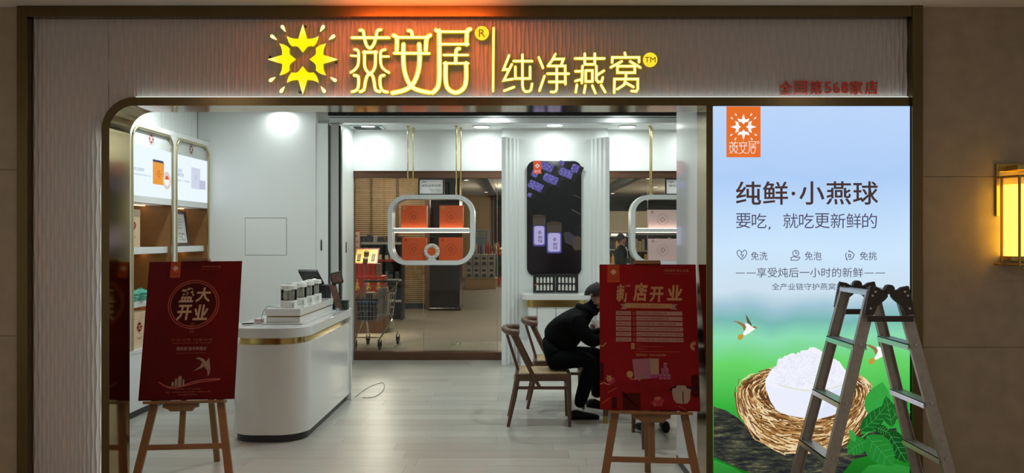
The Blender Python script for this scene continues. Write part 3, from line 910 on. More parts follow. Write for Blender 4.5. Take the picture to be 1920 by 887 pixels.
# birds
def bird(dx, dy, s, name='bird_print'):
    f = lambda L: [(1340 + 180 * x / 887 * s + dx, 560 + 180 * y / 887 * s + dy) for x, y in L]
    root = sh.poly(name, f([(278, 225), (320, 235), (345, 258), (372, 256), (384, 268), (365, 285), (330, 312), (290, 335), (262, 342), (264, 318), (290, 275)]), 'pr_white')
    d0 = sh.d; sh.lift()
    sh.poly('wing', f([(168, 205), (225, 212), (275, 235), (292, 262), (272, 300), (255, 258), (215, 228)]), 'pr_bird_brown', root)
    sh.poly('wing', f([(284, 140), (310, 180), (340, 235), (342, 258), (322, 240), (300, 222)]), 'pr_bird_dark', root)
    sh.poly('tail', f([(262, 328), (268, 342), (252, 375), (228, 382), (212, 368), (212, 342), (235, 328)]), 'pr_bird_gold', root)
    sh.poly('head', f([(345, 262), (365, 252), (384, 262), (394, 271), (382, 276), (362, 272)]), 'pr_bird_brown', root)
    sh.d = d0
bird(0, 0, 1.0)
bird(242, 40, 1.08)
# nest: dark body, straw strokes, bowl, fluffy content
sh.lift()
nest = sh.poly('nest_print', [(1382, 730), (1400, 712), (1440, 692), (1500, 684), (1560, 686), (1610, 700), (1632, 724), (1636, 752), (1628, 790), (1604, 828), (1560, 848), (1500, 850), (1440, 838), (1404, 808), (1384, 768)], 'pr_nest_dark')
random.seed(11)
strawl = [[] for _ in range(5)]
for k in range(800):
    u = random.random()
    ring = 0.22 + 0.78 * random.random() ** 0.7
    a0 = random.uniform(-0.08, PI - 0.22); da = random.uniform(0.12, 0.42)
    cy = 738 + random.uniform(-8, 6)
    rx, ry = 128 * ring ** 0.25 * (0.94 + 0.08 * random.random()), 112 * ring
    tilt = random.uniform(-9, 9)
    pts = [(1508 + rx * math.cos(a0 + da * t) , cy + ry * math.sin(a0 + da * t) + tilt * (t - 0.5)) for t in (0, 0.33, 0.66, 1)]
    strawl[random.choice([0, 0, 1, 1, 2, 3, 3, 4])].append(ribbon(pts, random.uniform(1.1, 2.7), cap=False))
for k in range(330):                                            # rim of the nest behind the bowl
    a0 = random.uniform(PI - 0.3, 2 * PI + 0.3); da = random.uniform(0.12, 0.35)
    r = random.uniform(0.55, 1.03)
    pts = [(1508 + 128 * r * math.cos(a0 + da * t), 738 + 54 * r * math.sin(a0 + da * t) + random.uniform(-1.5, 1.5)) for t in (0, 0.33, 0.66, 1)]
    strawl[random.choice([0, 1, 2, 3, 3, 4])].append(ribbon(pts, random.uniform(0.9, 2.0), cap=False))
for i, L in enumerate(strawl):
    sh.lift(0.00025)
    tag(sh.polys('straw_print', L, 'pr_straw_%d' % i, nest, th=0.0001), kind='stuff')
sh.lift()
bowl = sh.poly('bowl_print', [(1434, 714), (1436, 730), (1444, 752), (1456, 770), (1478, 779), (1504, 783), (1536, 785), (1560, 779), (1578, 766), (1586, 745), (1588, 722), (1560, 732), (1500, 734), (1450, 726)], 'pr_bowl')
sh.lift(); sh.poly('bowl_side', [(1560, 733), (1586, 724), (1584, 748), (1574, 768), (1556, 779), (1530, 783)], 'pr_bowl_shade', bowl)
fl = [(1434, 716), (1442, 700), (1452, 690), (1460, 676), (1468, 670), (1480, 667), (1492, 664), (1502, 658), (1514, 656), (1520, 652), (1532, 655), (1544, 662), (1556, 668), (1566, 676), (1576, 682), (1586, 698), (1588, 722), (1560, 732), (1500, 735), (1450, 727)]
jag = []
for (a, b_) in zip(fl[:16], fl[1:17]):
    for t in (0, 0.35, 0.7):
        jag.append((a[0] + (b_[0] - a[0]) * t + random.uniform(-1.5, 1.5), a[1] + (b_[1] - a[1]) * t + random.uniform(-4, 1.5)))
fluff = sh.poly('fluff_print', jag + fl[16:], 'pr_fluff')
sh.lift()
st = []
for k in range(260):
    x0, y0 = random.uniform(1446, 1586), random.uniform(662, 722)
    if ((x0 - 1512) / 78) ** 2 + ((y0 - 724) / 66) ** 2 > 1: continue
    a = random.uniform(0, PI)
    st.append(ribbon([(x0, y0), (x0 + 5 * math.cos(a), y0 + 4 * math.sin(a)), (x0 + 9 * math.cos(a + 0.6), y0 + 8 * math.sin(a + 0.6))], 0.8, cap=False))
tag(sh.polys('fluff_strand', st, 'pr_fluff2', fluff, th=0.0001), kind='stuff')
sh.strokes('bowl_rim', [smooth_path([(1462, 722), (1500, 731), (1545, 731), (1586, 720)], 4)], 3.2, 'pr_rim', bowl)
# leaves with veins
def leaf(base, tip, wd_, mi, bend=0.0):
    bx, by = base; tx, ty = tip
    L = math.hypot(tx - bx, ty - by); ux, uy = (tx - bx) / L, (ty - by) / L; nx, ny = -uy, ux
    mid = lambda t: (bx + ux * L * t + nx * bend * math.sin(PI * t), by + uy * L * t + ny * bend * math.sin(PI * t))
    prof = [(0.0, 0.0), (0.08, 0.42), (0.22, 0.84), (0.40, 1.0), (0.60, 0.92), (0.78, 0.62), (0.92, 0.24), (1.0, 0.0)]
    A = [(mid(t)[0] + nx * wd_ * w, mid(t)[1] + ny * wd_ * w) for t, w in prof]; B = [(mid(t)[0] - nx * wd_ * w, mid(t)[1] - ny * wd_ * w) for t, w in prof[1:-1]][::-1]
    sh.lift(0.00025)
    o = sh.poly('leaf_print', A + B, 'pr_leaf_%d' % mi)
    v = [[mid(0.02), mid(0.5), mid(0.96)]]
    for t in (0.2, 0.36, 0.52, 0.68):
        for s in (-1, 1):
            w = 0.82 * wd_ * dict([(0.2, 0.75), (0.36, 0.95), (0.52, 0.95), (0.68, 0.8)])[t]
            e = mid(min(1, t + 0.14)); v.append([mid(t), (e[0] + nx * s * w, e[1] + ny * s * w)])
    d0 = sh.d; sh.lift(0.00015)
    sh.strokes('vein', v, 0.8, 'pr_vein', o); sh.d = d0
sh.lift()
sh.strokes('twig_print', [smooth_path([(1588, 838), (1612, 822), (1640, 802), (1670, 786), (1705, 772)], 4)], 3.0, 'pr_vein')
leaf((1638, 786), (1654, 716), 25, 2); leaf((1672, 800), (1660, 742), 14, 1)
leaf((1612, 808), (1662, 758), 16, 1, 4); leaf((1672, 786), (1700, 745), 14, 1); leaf((1688, 786), (1704, 826), 15, 2)
leaf((1662, 806), (1700, 868), 20, 3); leaf((1624, 816), (1676, 874), 25, 0); leaf((1624, 826), (1588, 850), 18, 0, 3); leaf((1602, 828), (1592, 804), 6, 2); leaf((1640, 800), (1668, 812), 9, 3)

# ================================================================== STEP LADDER
mat('ladder_alu', (0.46, 0.42, 0.385, 1), 0.5, 0.7, var=0.25, vscale=30, bump=0.05, bscale=120)
mat('ladder_tread', (0.62, 0.64, 0.64, 1), 0.35, 0.9, var=0.15, vscale=30)
mat('ladder_plastic', (0.045, 0.032, 0.028, 1), 0.5, var=0.3, vscale=40)
ld = thing('step_ladder', 'scuffed aluminium double-sided step ladder standing before the light box', 'ladder', (1.89, 4.23, 0))
TOPZ = 1.318
def rail_x(side, z): return (1.817 - 0.255 * (TOPZ - z)) if side < 0 else (1.962 + 0.255 * (TOPZ - z))
def rail_y(k, z):                       # k 0 far, 1 near; frames widen slightly downwards
    return (4.40 + 0.03 * (TOPZ - z)) if k == 0 else (4.06 - 0.03 * (TOPZ - z))
for side in (-1, 1):
    for k in (0, 1):
        p = Vector((rail_x(side, 0.03), rail_y(k, 0.03), 0.03)); q = Vector((rail_x(side, TOPZ), rail_y(k, TOPZ), TOPZ))
        r = MB().bar(p, q, 0.058, 0.006, (1, 0, 0))
        sg = -1 if k == 0 else 1
        for e in (-1, 1):
            off = Vector((e * 0.027, sg * 0.011, 0)); r.bar(p + off, q + off, 0.004, 0.024, (1, 0, 0))
        r.build('rail', 'ladder_alu', ld, bevel=0.001, seg=1)
        MB().bar((rail_x(side, 0.0), rail_y(k, 0.0), 0.0), (rail_x(side, 0.06), rail_y(k, 0.06), 0.06), 0.066, 0.034, (1, 0, 0)).build('rubber_foot', 'ladder_plastic', ld, bevel=0.004)
        for zz_ in (1.045, 0.747, 0.464, 0.17):
            q2 = Vector((rail_x(side, zz_), rail_y(k, zz_), zz_))
            MB().tube([q2 + Vector((0, -0.012, 0)), q2 + Vector((0, 0.012, 0))], 0.006, 8).build('rivet', 'ladder_tread', ld)
    for zz_ in (1.045, 0.747, 0.464, 0.17):
        x = rail_x(side, zz_)
        s_ = MB().box(x - 0.036, x + 0.036, rail_y(1, zz_) + 0.004, rail_y(0, zz_) - 0.004, zz_ - 0.004, zz_)
        for e in (-1, 1): s_.box(x + e * 0.034 - 0.002, x + e * 0.034 + 0.002, rail_y(1, zz_) + 0.004, rail_y(0, zz_) - 0.004, zz_ - 0.03, zz_)
        for kk in range(7): s_.box(x - 0.031 + kk * 0.0095, x - 0.027 + kk * 0.0095, rail_y(1, zz_) + 0.004, rail_y(0, zz_) - 0.004, zz_, zz_ + 0.002)
        s_.build('step', 'ladder_tread', ld)
    x = rail_x(side, TOPZ)
    s_ = MB().box(x - 0.034, x + 0.034, rail_y(1, TOPZ), rail_y(0, TOPZ), TOPZ - 0.022, TOPZ - 0.002)
    for kk in range(6): s_.box(x - 0.03 + kk * 0.011, x - 0.026 + kk * 0.011, rail_y(1, TOPZ), rail_y(0, TOPZ), TOPZ - 0.002, TOPZ)
    s_.build('top_tread', 'ladder_tread', ld)
for k in (0, 1):
    y = rail_y(k, TOPZ) + (0.012 if k == 0 else -0.034)
    cx = (rail_x(-1, TOPZ) + rail_x(1, TOPZ)) / 2
    for side in (-1, 1):
        f = lambda L: [(cx + side * a, y, TOPZ + h) for a, h in L]
        MB().prism(f([(0.012, 0.0), (0.045, 0.012), (0.058, 0.022), (0.098, 0.03), (0.112, -0.03), (0.128, -0.115), (0.082, -0.12), (0.062, -0.075), (0.02, -0.04), (0.008, -0.025)]), (0, 0.022, 0)).build('hinge_plate', 'ladder_plastic', ld, bevel=0.003)
        for a, h in ((0.075, 0.0), (0.09, -0.02), (0.1, -0.085)):
            MB().tube([(cx + side * a, y - 0.004, TOPZ + h), (cx + side * a, y + 0.004, TOPZ + h)], 0.006, 8).build('rivet', 'ladder_tread', ld)
    MB().tube([(cx, y - 0.004, TOPZ + 0.012), (cx, y + 0.026, TOPZ + 0.012)], 0.024, 18).build('hinge_knuckle', 'ladder_plastic', ld, smooth=True)
    zs = 1.18
    MB().bar((rail_x(-1, zs) - 0.01, y - 0.006, zs), (rail_x(1, zs) + 0.01, y - 0.006, zs), 0.03, 0.008, (0, 0, 1)).build('spreader_bar', 'ladder_plastic', ld, bevel=0.002)

# ================================================================== WALL LANTERN
emat('lantern_glow', (1.0, 0.52, 0.035, 1), 5.5)
lx, ly = 2.965, 4.655
sc = thing('wall_lantern', 'brass wall lantern with a glowing yellow glass drum on the stone wall', 'wall light', (lx, 4.71, 1.43))
z0, z1 = 1.43, 1.955
MB().box(lx - 0.125, lx - 0.105, 4.700, 4.714, 1.72, 2.035).box(lx - 0.105, lx + 0.125, 4.700, 4.714, 1.985, 2.035).build('back_plate', 'brass', sc, bevel=0.003)
MB().box(lx - 0.06, lx + 0.06, 4.60, 4.70, 1.99, 2.02).build('bracket', 'brass', sc, bevel=0.003)
plan = [(-0.135, 0.045), (-0.132, -0.02), (-0.085, -0.11), (0.085, -0.11), (0.132, -0.02), (0.135, 0.045)]
for zc in (z0 + 0.006, z1 - 0.006):
    MB().tube([(lx + a, ly + d, zc) for a, d in plan], 0.007, 4).build('cage_ring', 'brass', sc)
for a, d in plan[1:5]:
    MB().bar((lx + a, ly + d, z0), (lx + a, ly + d, z1), 0.011, 0.011).build('cage_bar', 'brass', sc)
MB().lathe([(0.104, z0 + 0.03), (0.104, z0 + 0.055), (0.0, z0 + 0.055), (0, z0 + 0.03)], lx, ly - 0.0, 0, 28).build('lamp_base', 'brass', sc)
MB().lathe([(0.0, z0 + 0.056), (0.1, z0 + 0.056), (0.1, z1 - 0.05), (0.0, z1 - 0.05)], lx, ly, 0, 32).build('glass_drum', 'lantern_glow', sc, smooth=True)

# ================================================================== SHELF CABINET (left)
XC = -3.40
mat('cab_white', (0.78, 0.80, 0.79, 1), 0.3, var=0.02)
mat('cab_grey', (0.62, 0.65, 0.64, 1), 0.4, var=0.03)
mat('beige_box', (0.72, 0.52, 0.34, 1), 0.55, var=0.06, vscale=6)
mat('wood_box', (0.62, 0.36, 0.13, 1), 0.45, var=0.15, vscale=6, stretch=(1, 6, 1))
mat('red_print', (0.55, 0.16, 0.09, 1), 0.6, var=0.15)
mat('jade', (0.10, 0.48, 0.36, 1), 0.15, var=0.15, vscale=20, coat=0.5)
mat('frame_dark', (0.05, 0.018, 0.012, 1), 0.3, var=0.2, coat=0.3)
mat('paper', (0.80, 0.78, 0.76, 1), 0.6, var=0.03)
mat('ink', (0.05, 0.05, 0.06, 1), 0.7, var=0.1)
mat('logo_red', (0.30, 0.05, 0.03, 1), 0.6, var=0.1)
emat('panel_lit', c(228, 240, 252), 1.05)
emat('pn_orange', c(230, 150, 40), 1.0); emat('pn_navy', c(60, 58, 90), 1.0); emat('pn_grey', c(206, 210, 230), 1.0); emat('pn_grey2', c(186, 190, 216), 1.0)
emat('pn_text', c(130, 136, 160), 1.0); emat('pn_white', c(246, 240, 236), 1.0); emat('pn_red', c(214, 96, 50), 1.0); emat('pn_rim', c(216, 200, 190), 1.0)
BAYS = [(6.90, 7.715), (7.785, 8.60)]
cb = thing('shelf_cabinet', 'white built-in shelf cabinet with gold arched bays along the left wall', 'cabinet', (XC - 0.2, 7.3, 0))
MB().box(-3.80, XC, 5.02, 8.628, 2.585, 2.63).build('cornice', 'cab_white', cb)
MB().box(-3.80, XC, 5.02, 8.628, 0.06, 0.56).build('base_unit', 'white_gloss', cb)
MB().box(-3.80, XC + 0.004, 5.02, 8.628, 0.56, 0.595).build('base_top', 'cab_white', cb, bevel=0.003)
MB().box(-3.80, XC - 0.01, 5.02, 8.628, 0.0, 0.06).build('plinth', 'black_plinth', cb)
for y in (5.9, 6.895, 7.75, 8.614):
    wdt = 0.07 if y < 8 else 0.028
    MB().box(-3.80, XC + 0.001, y - wdt / 2, y + wdt / 2, 0.56, 2.63).build('divider', 'cab_white', cb)
MB().box(-3.82, -3.77, 5.02, 8.63, 0.59, 1.9).build('back_panel', 'niche_wood', cb)
ALLB = [(5.04, 5.865), (5.935, 6.86)] + BAYS
for bi, (y0, y1) in enumerate(ALLB):
    MB().box(-3.5, XC - 0.02, y0, y1, 2.42, 2.59).build('header_panel', 'cab_grey', cb)
    MB().box(-3.5, XC - 0.004, y0, y1, 1.905, 1.965).build('lower_ledge', 'cab_white', cb)
    p = MB().box(-3.48, XC - 0.015, y0, y1, 1.965, 2.42).build('lit_panel', 'panel_lit', cb)
    for zt in (1.50, 1.02):
        sf = MB().box(-3.77, XC - 0.045, y0, y1, zt - 0.06, zt).build('shelf', 'cab_white', cb, bevel=0.002)
        MB().box(-3.70, -3.66, y0 + 0.02, y1 - 0.02, zt - 0.066, zt - 0.0605).build('led_strip', 'led_warm', sf)
    for ya, yb in ((y0 - 0.001, y0 + 0.008), (y1 - 0.008, y1 + 0.001)):
        MB().box(-3.77, XC - 0.012, ya, yb, 0.596, 1.904).build('niche_liner', 'niche_wood', cb)
    MB().box(-3.70, -3.66, y0 + 0.02, y1 - 0.02, 1.898, 1.9045).build('led_strip', 'led_warm', cb)
    # gold arched edge: rounded at the top
    pts = [(XC + 0.003, y0 + 0.008, 0.60)]
    r = 0.11
    for k in range(9):
        a = PI - PI / 2 * k / 8; pts.append((XC + 0.003, y0 + 0.008 + r + r * math.cos(a), 2.572 - r + r * math.sin(a)))
    for k in range(9):
        a = PI / 2 - PI / 2 * k / 8; pts.append((XC + 0.003, y1 - 0.008 - r + r * math.cos(a), 2.572 - r + r * math.sin(a)))
    pts.append((XC + 0.003, y1 - 0.008, 0.60))
    MB().tube(pts, 0.013, 8).build('gold_edge', 'gold_pale', cb, smooth=True)
    # white corner fillets above the arch
    for sgn, yc in ((1, y0), (-1, y1)):
        P = [(XC - 0.005, yc, 2.59), (XC - 0.005, yc, 2.572 - r)] + [(XC - 0.005, yc + sgn * (0.008 + r + r * math.cos(PI - PI / 2 * k / 8)), 2.572 - r + r * math.sin(PI - PI / 2 * k / 8)) for k in range(9)] + [(XC - 0.005, yc + sgn * 0.13, 2.59)]
        MB().prism(P, (-0.02, 0, 0)).build('corner_fillet', 'cab_white', cb)
    if bi < 2: continue
    ym = (y0 + y1) / 2
    # sheet on the header / lit panel: x along +Y (m), y down (m)
    s1 = Sheet(lambda x, y, d, y0=y0: Vector((XC - 0.019 + d, y0 + x, 2.42 - y)), cb)
    s1.polys('emblem', petals(0.41, -0.085, 0.062) + drops(0.41, -0.085, 0.062), 'logo_red')
    s2 = Sheet(lambda x, y, d, y0=y0: Vector((XC - 0.0145 + d, y0 + x, 2.42 - y)), p)
    if bi == 2:
        s2.poly('product_box', [(0.43, 0.12), (0.66, 0.12), (0.66, 0.33), (0.43, 0.33)], 'pn_orange'); s2.lift()
        s2.poly('product_box_lid', [(0.43, 0.10), (0.64, 0.10), (0.66, 0.122), (0.43, 0.122)], 'pn_navy')
        s2.polys('product_emblem', petals(0.55, 0.23, 0.05), 'pn_red')
        s2.poly('product_dish', ell(0.72, 0.28, 0.085, 0.085), 'pn_rim'); s2.lift()
        s2.poly('dish_centre', ell(0.72, 0.28, 0.055, 0.055), 'pn_white'); s2.lift(); s2.poly('dish_centre', ell(0.72, 0.27, 0.045, 0.04, 12, PI, 2 * PI), 'pn_red')
        s2.text('lettering', '燕窝礼盒 臻选原料', 0.04, 0.20, 0.26, 0.232, 'pn_text')
        s2.text('lettering', '甄选优质原料用心呈现每一盏', 0.04, 0.256, 0.38, 0.27, 'pn_text')
    else:
        s2.poly('product_box', [(0.40, 0.10), (0.63, 0.10), (0.63, 0.32), (0.40, 0.32)], 'pn_grey'); s2.lift()
        s2.polys('product_emblem', petals(0.52, 0.2, 0.04), 'pn_grey2')
        s2.poly('product_small_box', [(0.61, 0.22), (0.77, 0.22), (0.77, 0.315), (0.61, 0.315)], 'pn_grey2')
        s2.text('lettering', '小燕球\n纯鲜即食', 0.04, 0.14, 0.22, 0.22, 'pn_text')
        s2.text('lettering', '享受炖后一小时的新鲜', 0.04, 0.25, 0.36, 0.265, 'pn_text')
def shelf_box(y0, y1, zb, h, d, xf, m, label, pr=None, group='gift boxes on the left shelves'):
    t = thing('gift_box', label, 'box', (xf - d / 2, (y0 + y1) / 2, zb), group)
    MB().box(xf - d, xf, y0, y1, zb, zb + h - 0.06).build('box_body', m, t, bevel=0.002)
    MB().box(xf - d - 0.001, xf + 0.001, y0 - 0.001, y1 + 0.001, zb + h - 0.059, zb + h).build('box_lid', m, t, bevel=0.002)
    if pr:
        s = Sheet(lambda x, y, dd: Vector((xf + 0.0008 + dd, y0 + x * (y1 - y0), zb + h - y * h)), t)
        w, H = y1 - y0, h
        s.polys('emblem_print', [[(0.5 + 0.2 * px, 0.42 + 0.2 * w / H * py) for px, py in P] for P in petals(0, 0, 1.1)] + [[(0.5 + 0.24 * a, 0.42 + 0.24 * w / H * bb) for a, bb in ell(0, 0, 0.5, 0.5)]], pr)
        s.text('lettering', '燕窝', 0.40, 0.70, 0.60, 0.76, pr)
shelf_box(6.945, 7.17, 1.50, 0.345, 0.14, -3.455, 'beige_box', 'tall beige gift box with red print, on the upper left shelf', 'red_print')
shelf_box(7.80, 7.86, 1.50, 0.19, 0.06, -3.45, 'beige_box', 'small beige box tucked left of the framed certificate')
shelf_box(6.945, 7.08, 1.02, 0.36, 0.06, -3.70, 'wood_box', 'orange-brown wooden box behind the jade-green jars')
shelf_box(6.945, 7.26, 0.595, 0.325, 0.16, -3.43, 'beige_box', 'tan gift box with red print on the lowest visible shelf', 'red_print')
shelf_box(7.86, 8.2, 1.02, 0.3, 0.14, -3.46, 'beige_box', 'beige gift box on the shelf behind the left red poster')
# dark drape-like back liner of the upper left niche is the niche wood; framed certificate leans on it
t = thing('framed_certificate', 'dark-framed white certificate leaning on the upper shelf', 'picture frame', (-3.52, 8.1, 1.50))
lean = lambda x, y, d: Vector((-3.50 + d * 0.97 - 0.13 * (0.36 - y), 7.84 + x, 1.505 + (0.36 - y)))
fr = MB()
for (x0, y0, x1, y1) in ((0, 0, 0.5, 0.03), (0, 0.33, 0.5, 0.36), (0, 0.03, 0.035, 0.33), (0.465, 0.03, 0.5, 0.33)):
    fr.prism([lean(x0, y0, 0.012), lean(x1, y0, 0.012), lean(x1, y1, 0.012), lean(x0, y1, 0.012)], (-0.03, 0, 0))
fr.build('frame', 'frame_dark', t)
MB().prism([lean(0.03, 0.025, 0), lean(0.47, 0.025, 0), lean(0.47, 0.335, 0), lean(0.03, 0.335, 0)], (-0.01, 0, 0)).build('certificate', 'paper', t)
s = Sheet(lambda x, y, d: lean(x, y, d + 0.0004), t)
random.seed(5)
for k in range(9):
    y = 0.05 + k * 0.03
    for x0 in (0.07, 0.27):
        if random.random() < 0.85: s.text('lettering', random.choice(['检验检测证书', '质量安全认证', '产品溯源合格', '食品生产许可']), x0, y, x0 + random.uniform(0.08, 0.15), y + 0.012, 'ink')
s.strokes('seal_print', [ell(0.39, 0.27, 0.035, 0.035, 20) + [(0.425, 0.27)]], 0.006, 'ink')
# jade green lidded jars
for i, (x, y, z, lab) in enumerate([(-3.45, 6.985, 1.02, 'jade-green lidded jar, front left of the three on the middle shelf'), (-3.45, 7.17, 1.02, 'jade-green lidded jar, front right of the three on the middle shelf'),
                                    (-3.61, 7.08, 1.02, 'jade-green lidded jar, tallest and rearmost of the three on the middle shelf')]):
    k = 0.082 if i < 2 else 0.088
    h = 0.115 if i < 2 else 0.185
    t = thing('lidded_jar', lab, 'jar', (x, y, z), 'jade-green jars')
    MB().lathe([(0, 0), (k * 0.62, 0), (k * 0.62, 0.012), (k * 0.85, h * 0.35), (k * 0.8, h * 0.55), (k * 0.74, h * 0.6), (0, h * 0.6)], x, y, z, 24).build('bowl', 'jade', t, smooth=True)
    MB().lathe([(k * 1.0, h * 0.6), (k * 0.98, h * 0.66), (k * 0.6, h * 0.82), (k * 0.25, h * 0.9), (k * 0.2, h * 0.94), (k * 0.24, h * 0.97), (0, h)], x, y, z, 24).build('lid', 'jade', t, smooth=True)

# ================================================================== COUNTER
mat('counter_white', (0.77, 0.77, 0.75, 1), 0.14, var=0.02, coat=0.5)
KX0, KX1, KY0, KY1 = -2.28, -1.672, 6.10, 7.72
def dplan(x0, x1, y0, y1, r, n=8):
    P = [(x1, y1), (x0, y1)]
    for cx, a in ((x0 + r, PI), (x1 - r, 1.5 * PI)):
        for k in range(n + 1):
            b_ = a + PI / 2 * k / n; P.append((cx + r * math.cos(b_), y0 + r + r * math.sin(b_)))
    return P
ct = thing('sales_counter', 'white sales counter with rounded front corners and a gold band', 'counter', ((KX0 + KX1) / 2, (KY0 + KY1) / 2, 0))
def slab(name, ins, z0, z1, m, r=0.22, **k):
    return MB().prism([(x, y, z0) for x, y in dplan(KX0 + ins, KX1 - ins, KY0 + ins, KY1 - max(ins, 0), max(0.03, r - ins))], (0, 0, z1 - z0)).build(name, m, ct, **k)
slab('plinth', 0.025, 0.0, 0.06, 'black_plinth', smooth=True)
slab('body', 0.0, 0.06, 0.76, 'counter_white', smooth=True, bevel=0.003)
slab('gold_band', 0.04, 0.76, 0.812, 'gold', smooth=True)
slab('worktop', -0.012, 0.812, 0.892, 'counter_white', smooth=True, bevel=0.006)
MB().box(-1.80, -1.655, 7.722, 7.76, 0.0, 0.90).build('end_panel', 'counter_white', ct, bevel=0.003)
# product riser
t = thing('display_riser', 'white two-tier display riser with a gold line on the counter', 'display stand', (-1.91, 6.9, 0.892))
RX0, RX1, RY0, RY1 = -2.05, -1.775, 6.36, 7.46
MB().box(RX0 - 0.03, RX1 + 0.03, RY0 - 0.03, RY1 + 0.03, 0.893, 0.905).build('base_plate', 'counter_white', t, bevel=0.002)
MB().box(RX0, RX1, RY0, RY1, 0.905, 0.948).build('lower_tier', 'counter_white', t, bevel=0.002)
MB().box(RX0 + 0.006, RX1 - 0.006, RY0 + 0.006, RY1 - 0.006, 0.948, 0.96).build('gold_line', 'gold', t)
MB().box(RX0 - 0.006, RX1 + 0.006, RY0 - 0.006, RY1 + 0.006, 0.96, 1.016).build('upper_tier', 'counter_white', t, bevel=0.002)
mat('jar_white', (0.76, 0.76, 0.71, 1), 0.3, var=0.03); mat('jar_content', (0.80, 0.78, 0.70, 1), 0.6, var=0.12, vscale=40)
emat('jar_chip', (0.9, 0.95, 0.9, 1), 0.0)
nth = ['nearest', 'second', 'third', 'rearmost']
for i, y in enumerate((6.52, 6.82, 7.07, 7.32)):
    x = -1.912
    t = thing('sample_jar', 'clear glass sample jar with white lid and base, %s of the four on the riser' % nth[i], 'jar', (x, y, 1.016), 'sample jars on the counter')
    b_ = MB().lathe([(0, 0), (0.068, 0), (0.068, 0.052), (0.062, 0.058), (0, 0.058)], x, y, 1.0165, 26).build('base', 'jar_white', t, smooth=True)
    MB().prism([(x + 0.0, y - 0.0705, 1.017), (x + 0.066, y - 0.0705, 1.017), (x + 0.066, y - 0.0705, 1.06), (x + 0.045, y - 0.0705, 1.055)], (0, 0.03, 0)).build('label_wedge', 'jar_white', b_)
    sj = Sheet(lambda px, py, d: Vector((x + 0.048 + px, y - 0.071 - d, 1.05 - py)), b_)
    sj.text('lettering', '燕', 0.0, 0.0, 0.011, 0.011, 'ink'); sj.text('lettering', '窝', 0.0, 0.014, 0.011, 0.025, 'ink')
    MB().lathe([(0.064, 0.058), (0.064, 0.148), (0.060, 0.148), (0.060, 0.06)], x, y, 1.0165, 26).build('glass_wall', 'clear_glass', t, smooth=True)
    for k in range(7):
        a = 2 * PI * k / 7 + 0.3 * i
        MB().box(x + 0.036 * math.cos(a) - 0.012, x + 0.036 * math.cos(a) + 0.012, y + 0.036 * math.sin(a) - 0.012, y + 0.036 * math.sin(a) + 0.012, 1.0755, 1.15).build('sachet', 'jar_content', t, bevel=0.003)
    ld_ = MB().lathe([(0, 0.148), (0.066, 0.148), (0.066, 0.178), (0.06, 0.184), (0, 0.184)], x, y, 1.0165, 26).build('lid', 'jar_white', t, smooth=True)
    MB().tube([(x + 0.02 * math.cos(2 * PI * k / 14), y + 0.02 * math.sin(2 * PI * k / 14), 1.205) for k in range(14)], 0.003, 6, closed=True).build('lid_ring', 'chrome', ld_, smooth=True)
# till: screen, printer, card terminal, standee, green box
mat('black_plastic', (0.018, 0.018, 0.02, 1), 0.35, var=0.1); mat('card_print', (0.14, 0.075, 0.06, 1), 0.3, var=0.6, vscale=18); mat('green_box', (0.02, 0.055, 0.035, 1), 0.4, var=0.2)
t = thing('till_monitor', 'black till screen tilted on a stand at the far end of the counter', 'monitor', (-2.03, 7.6, 0.892))
MB().obox((-2.01, 7.6, 1.20), (0.10, -0.03, 0.0), (0, 0.008, 0.012), (-0.022, -0.06, 0.075)).build('screen', 'black_plastic', t, bevel=0.006)
MB().tube([(-2.06, 7.63, 0.90), (-2.06, 7.63, 1.02), (-2.03, 7.61, 1.16)], 0.022, 12).build('neck', 'black_plastic', t, smooth=True)
MB().box(-2.13, -1.99, 7.55, 7.70, 0.893, 0.905).build('foot', 'black_plastic', t, bevel=0.004)
t = thing('receipt_printer', 'black receipt printer block beside the till screen', 'printer', (-1.87, 7.58, 0.892))
MB().box(-1.965, -1.835, 7.50, 7.66, 0.893, 1.14).build('body', 'black_plastic', t, bevel=0.012)
MB().box(-1.955, -1.845, 7.497, 7.503, 1.05, 1.058).build('paper_slot', 'gap_dark', t)
t = thing('card_standee', 'dark photo card standing upright at the counter end', 'display card', (-1.765, 7.56, 0.892))
MB().obox((-1.765, 7.56, 1.022), (0.035, 0.01, -0.012), (0.003, -0.01, 0.0), (-0.035, 0.0, 0.115)).build('card', 'card_print', t)
MB().obox((-1.74, 7.6, 0.905), (0.03, 0.0, 0), (0, 0.03, 0), (0, 0, 0.012)).build('base', 'clear_glass', t)
MB().obox((-1.715, 7.55, 0.96), (0.004, 0, 0), (0, 0.012, 0), (-0.022, 0, 0.06)).build('prop', 'clear_glass', t)
t = thing('payment_screen', 'small dark screen with a reddish picture above the counter end', 'screen', (-1.80, 7.66, 0.892))
MB().obox((-1.772, 7.62, 1.20), (0.055, 0.0, 0.012), (0.0, 0.01, 0.004), (-0.012, 0.0, 0.055)).build('housing', 'black_plastic', t, bevel=0.004)
MB().obox((-1.770, 7.608, 1.20), (0.046, 0.0, 0.010), (0.0, 0.0012, 0.0), (-0.010, 0.0, 0.044)).build('picture', 'card_print', t)
MB().bar((-1.81, 7.68, 0.893), (-1.80, 7.64, 1.17), 0.03, 0.02).build('stem', 'black_plastic', t)
t = thing('green_tin', 'small dark green tin behind the card at the counter end', 'tin', (-1.70, 7.64, 0.892))
MB().box(-1.73, -1.665, 7.60, 7.68, 0.893, 0.965).build('tin', 'green_box', t, bevel=0.006)
MB().box(-1.734, -1.661, 7.596, 7.684, 0.966, 0.985).build('lid', 'green_box', t, bevel=0.004)
t = thing('pen', 'black ballpoint pen lying at the left front of the counter', 'pen', (-2.17, 6.35, 0.893))
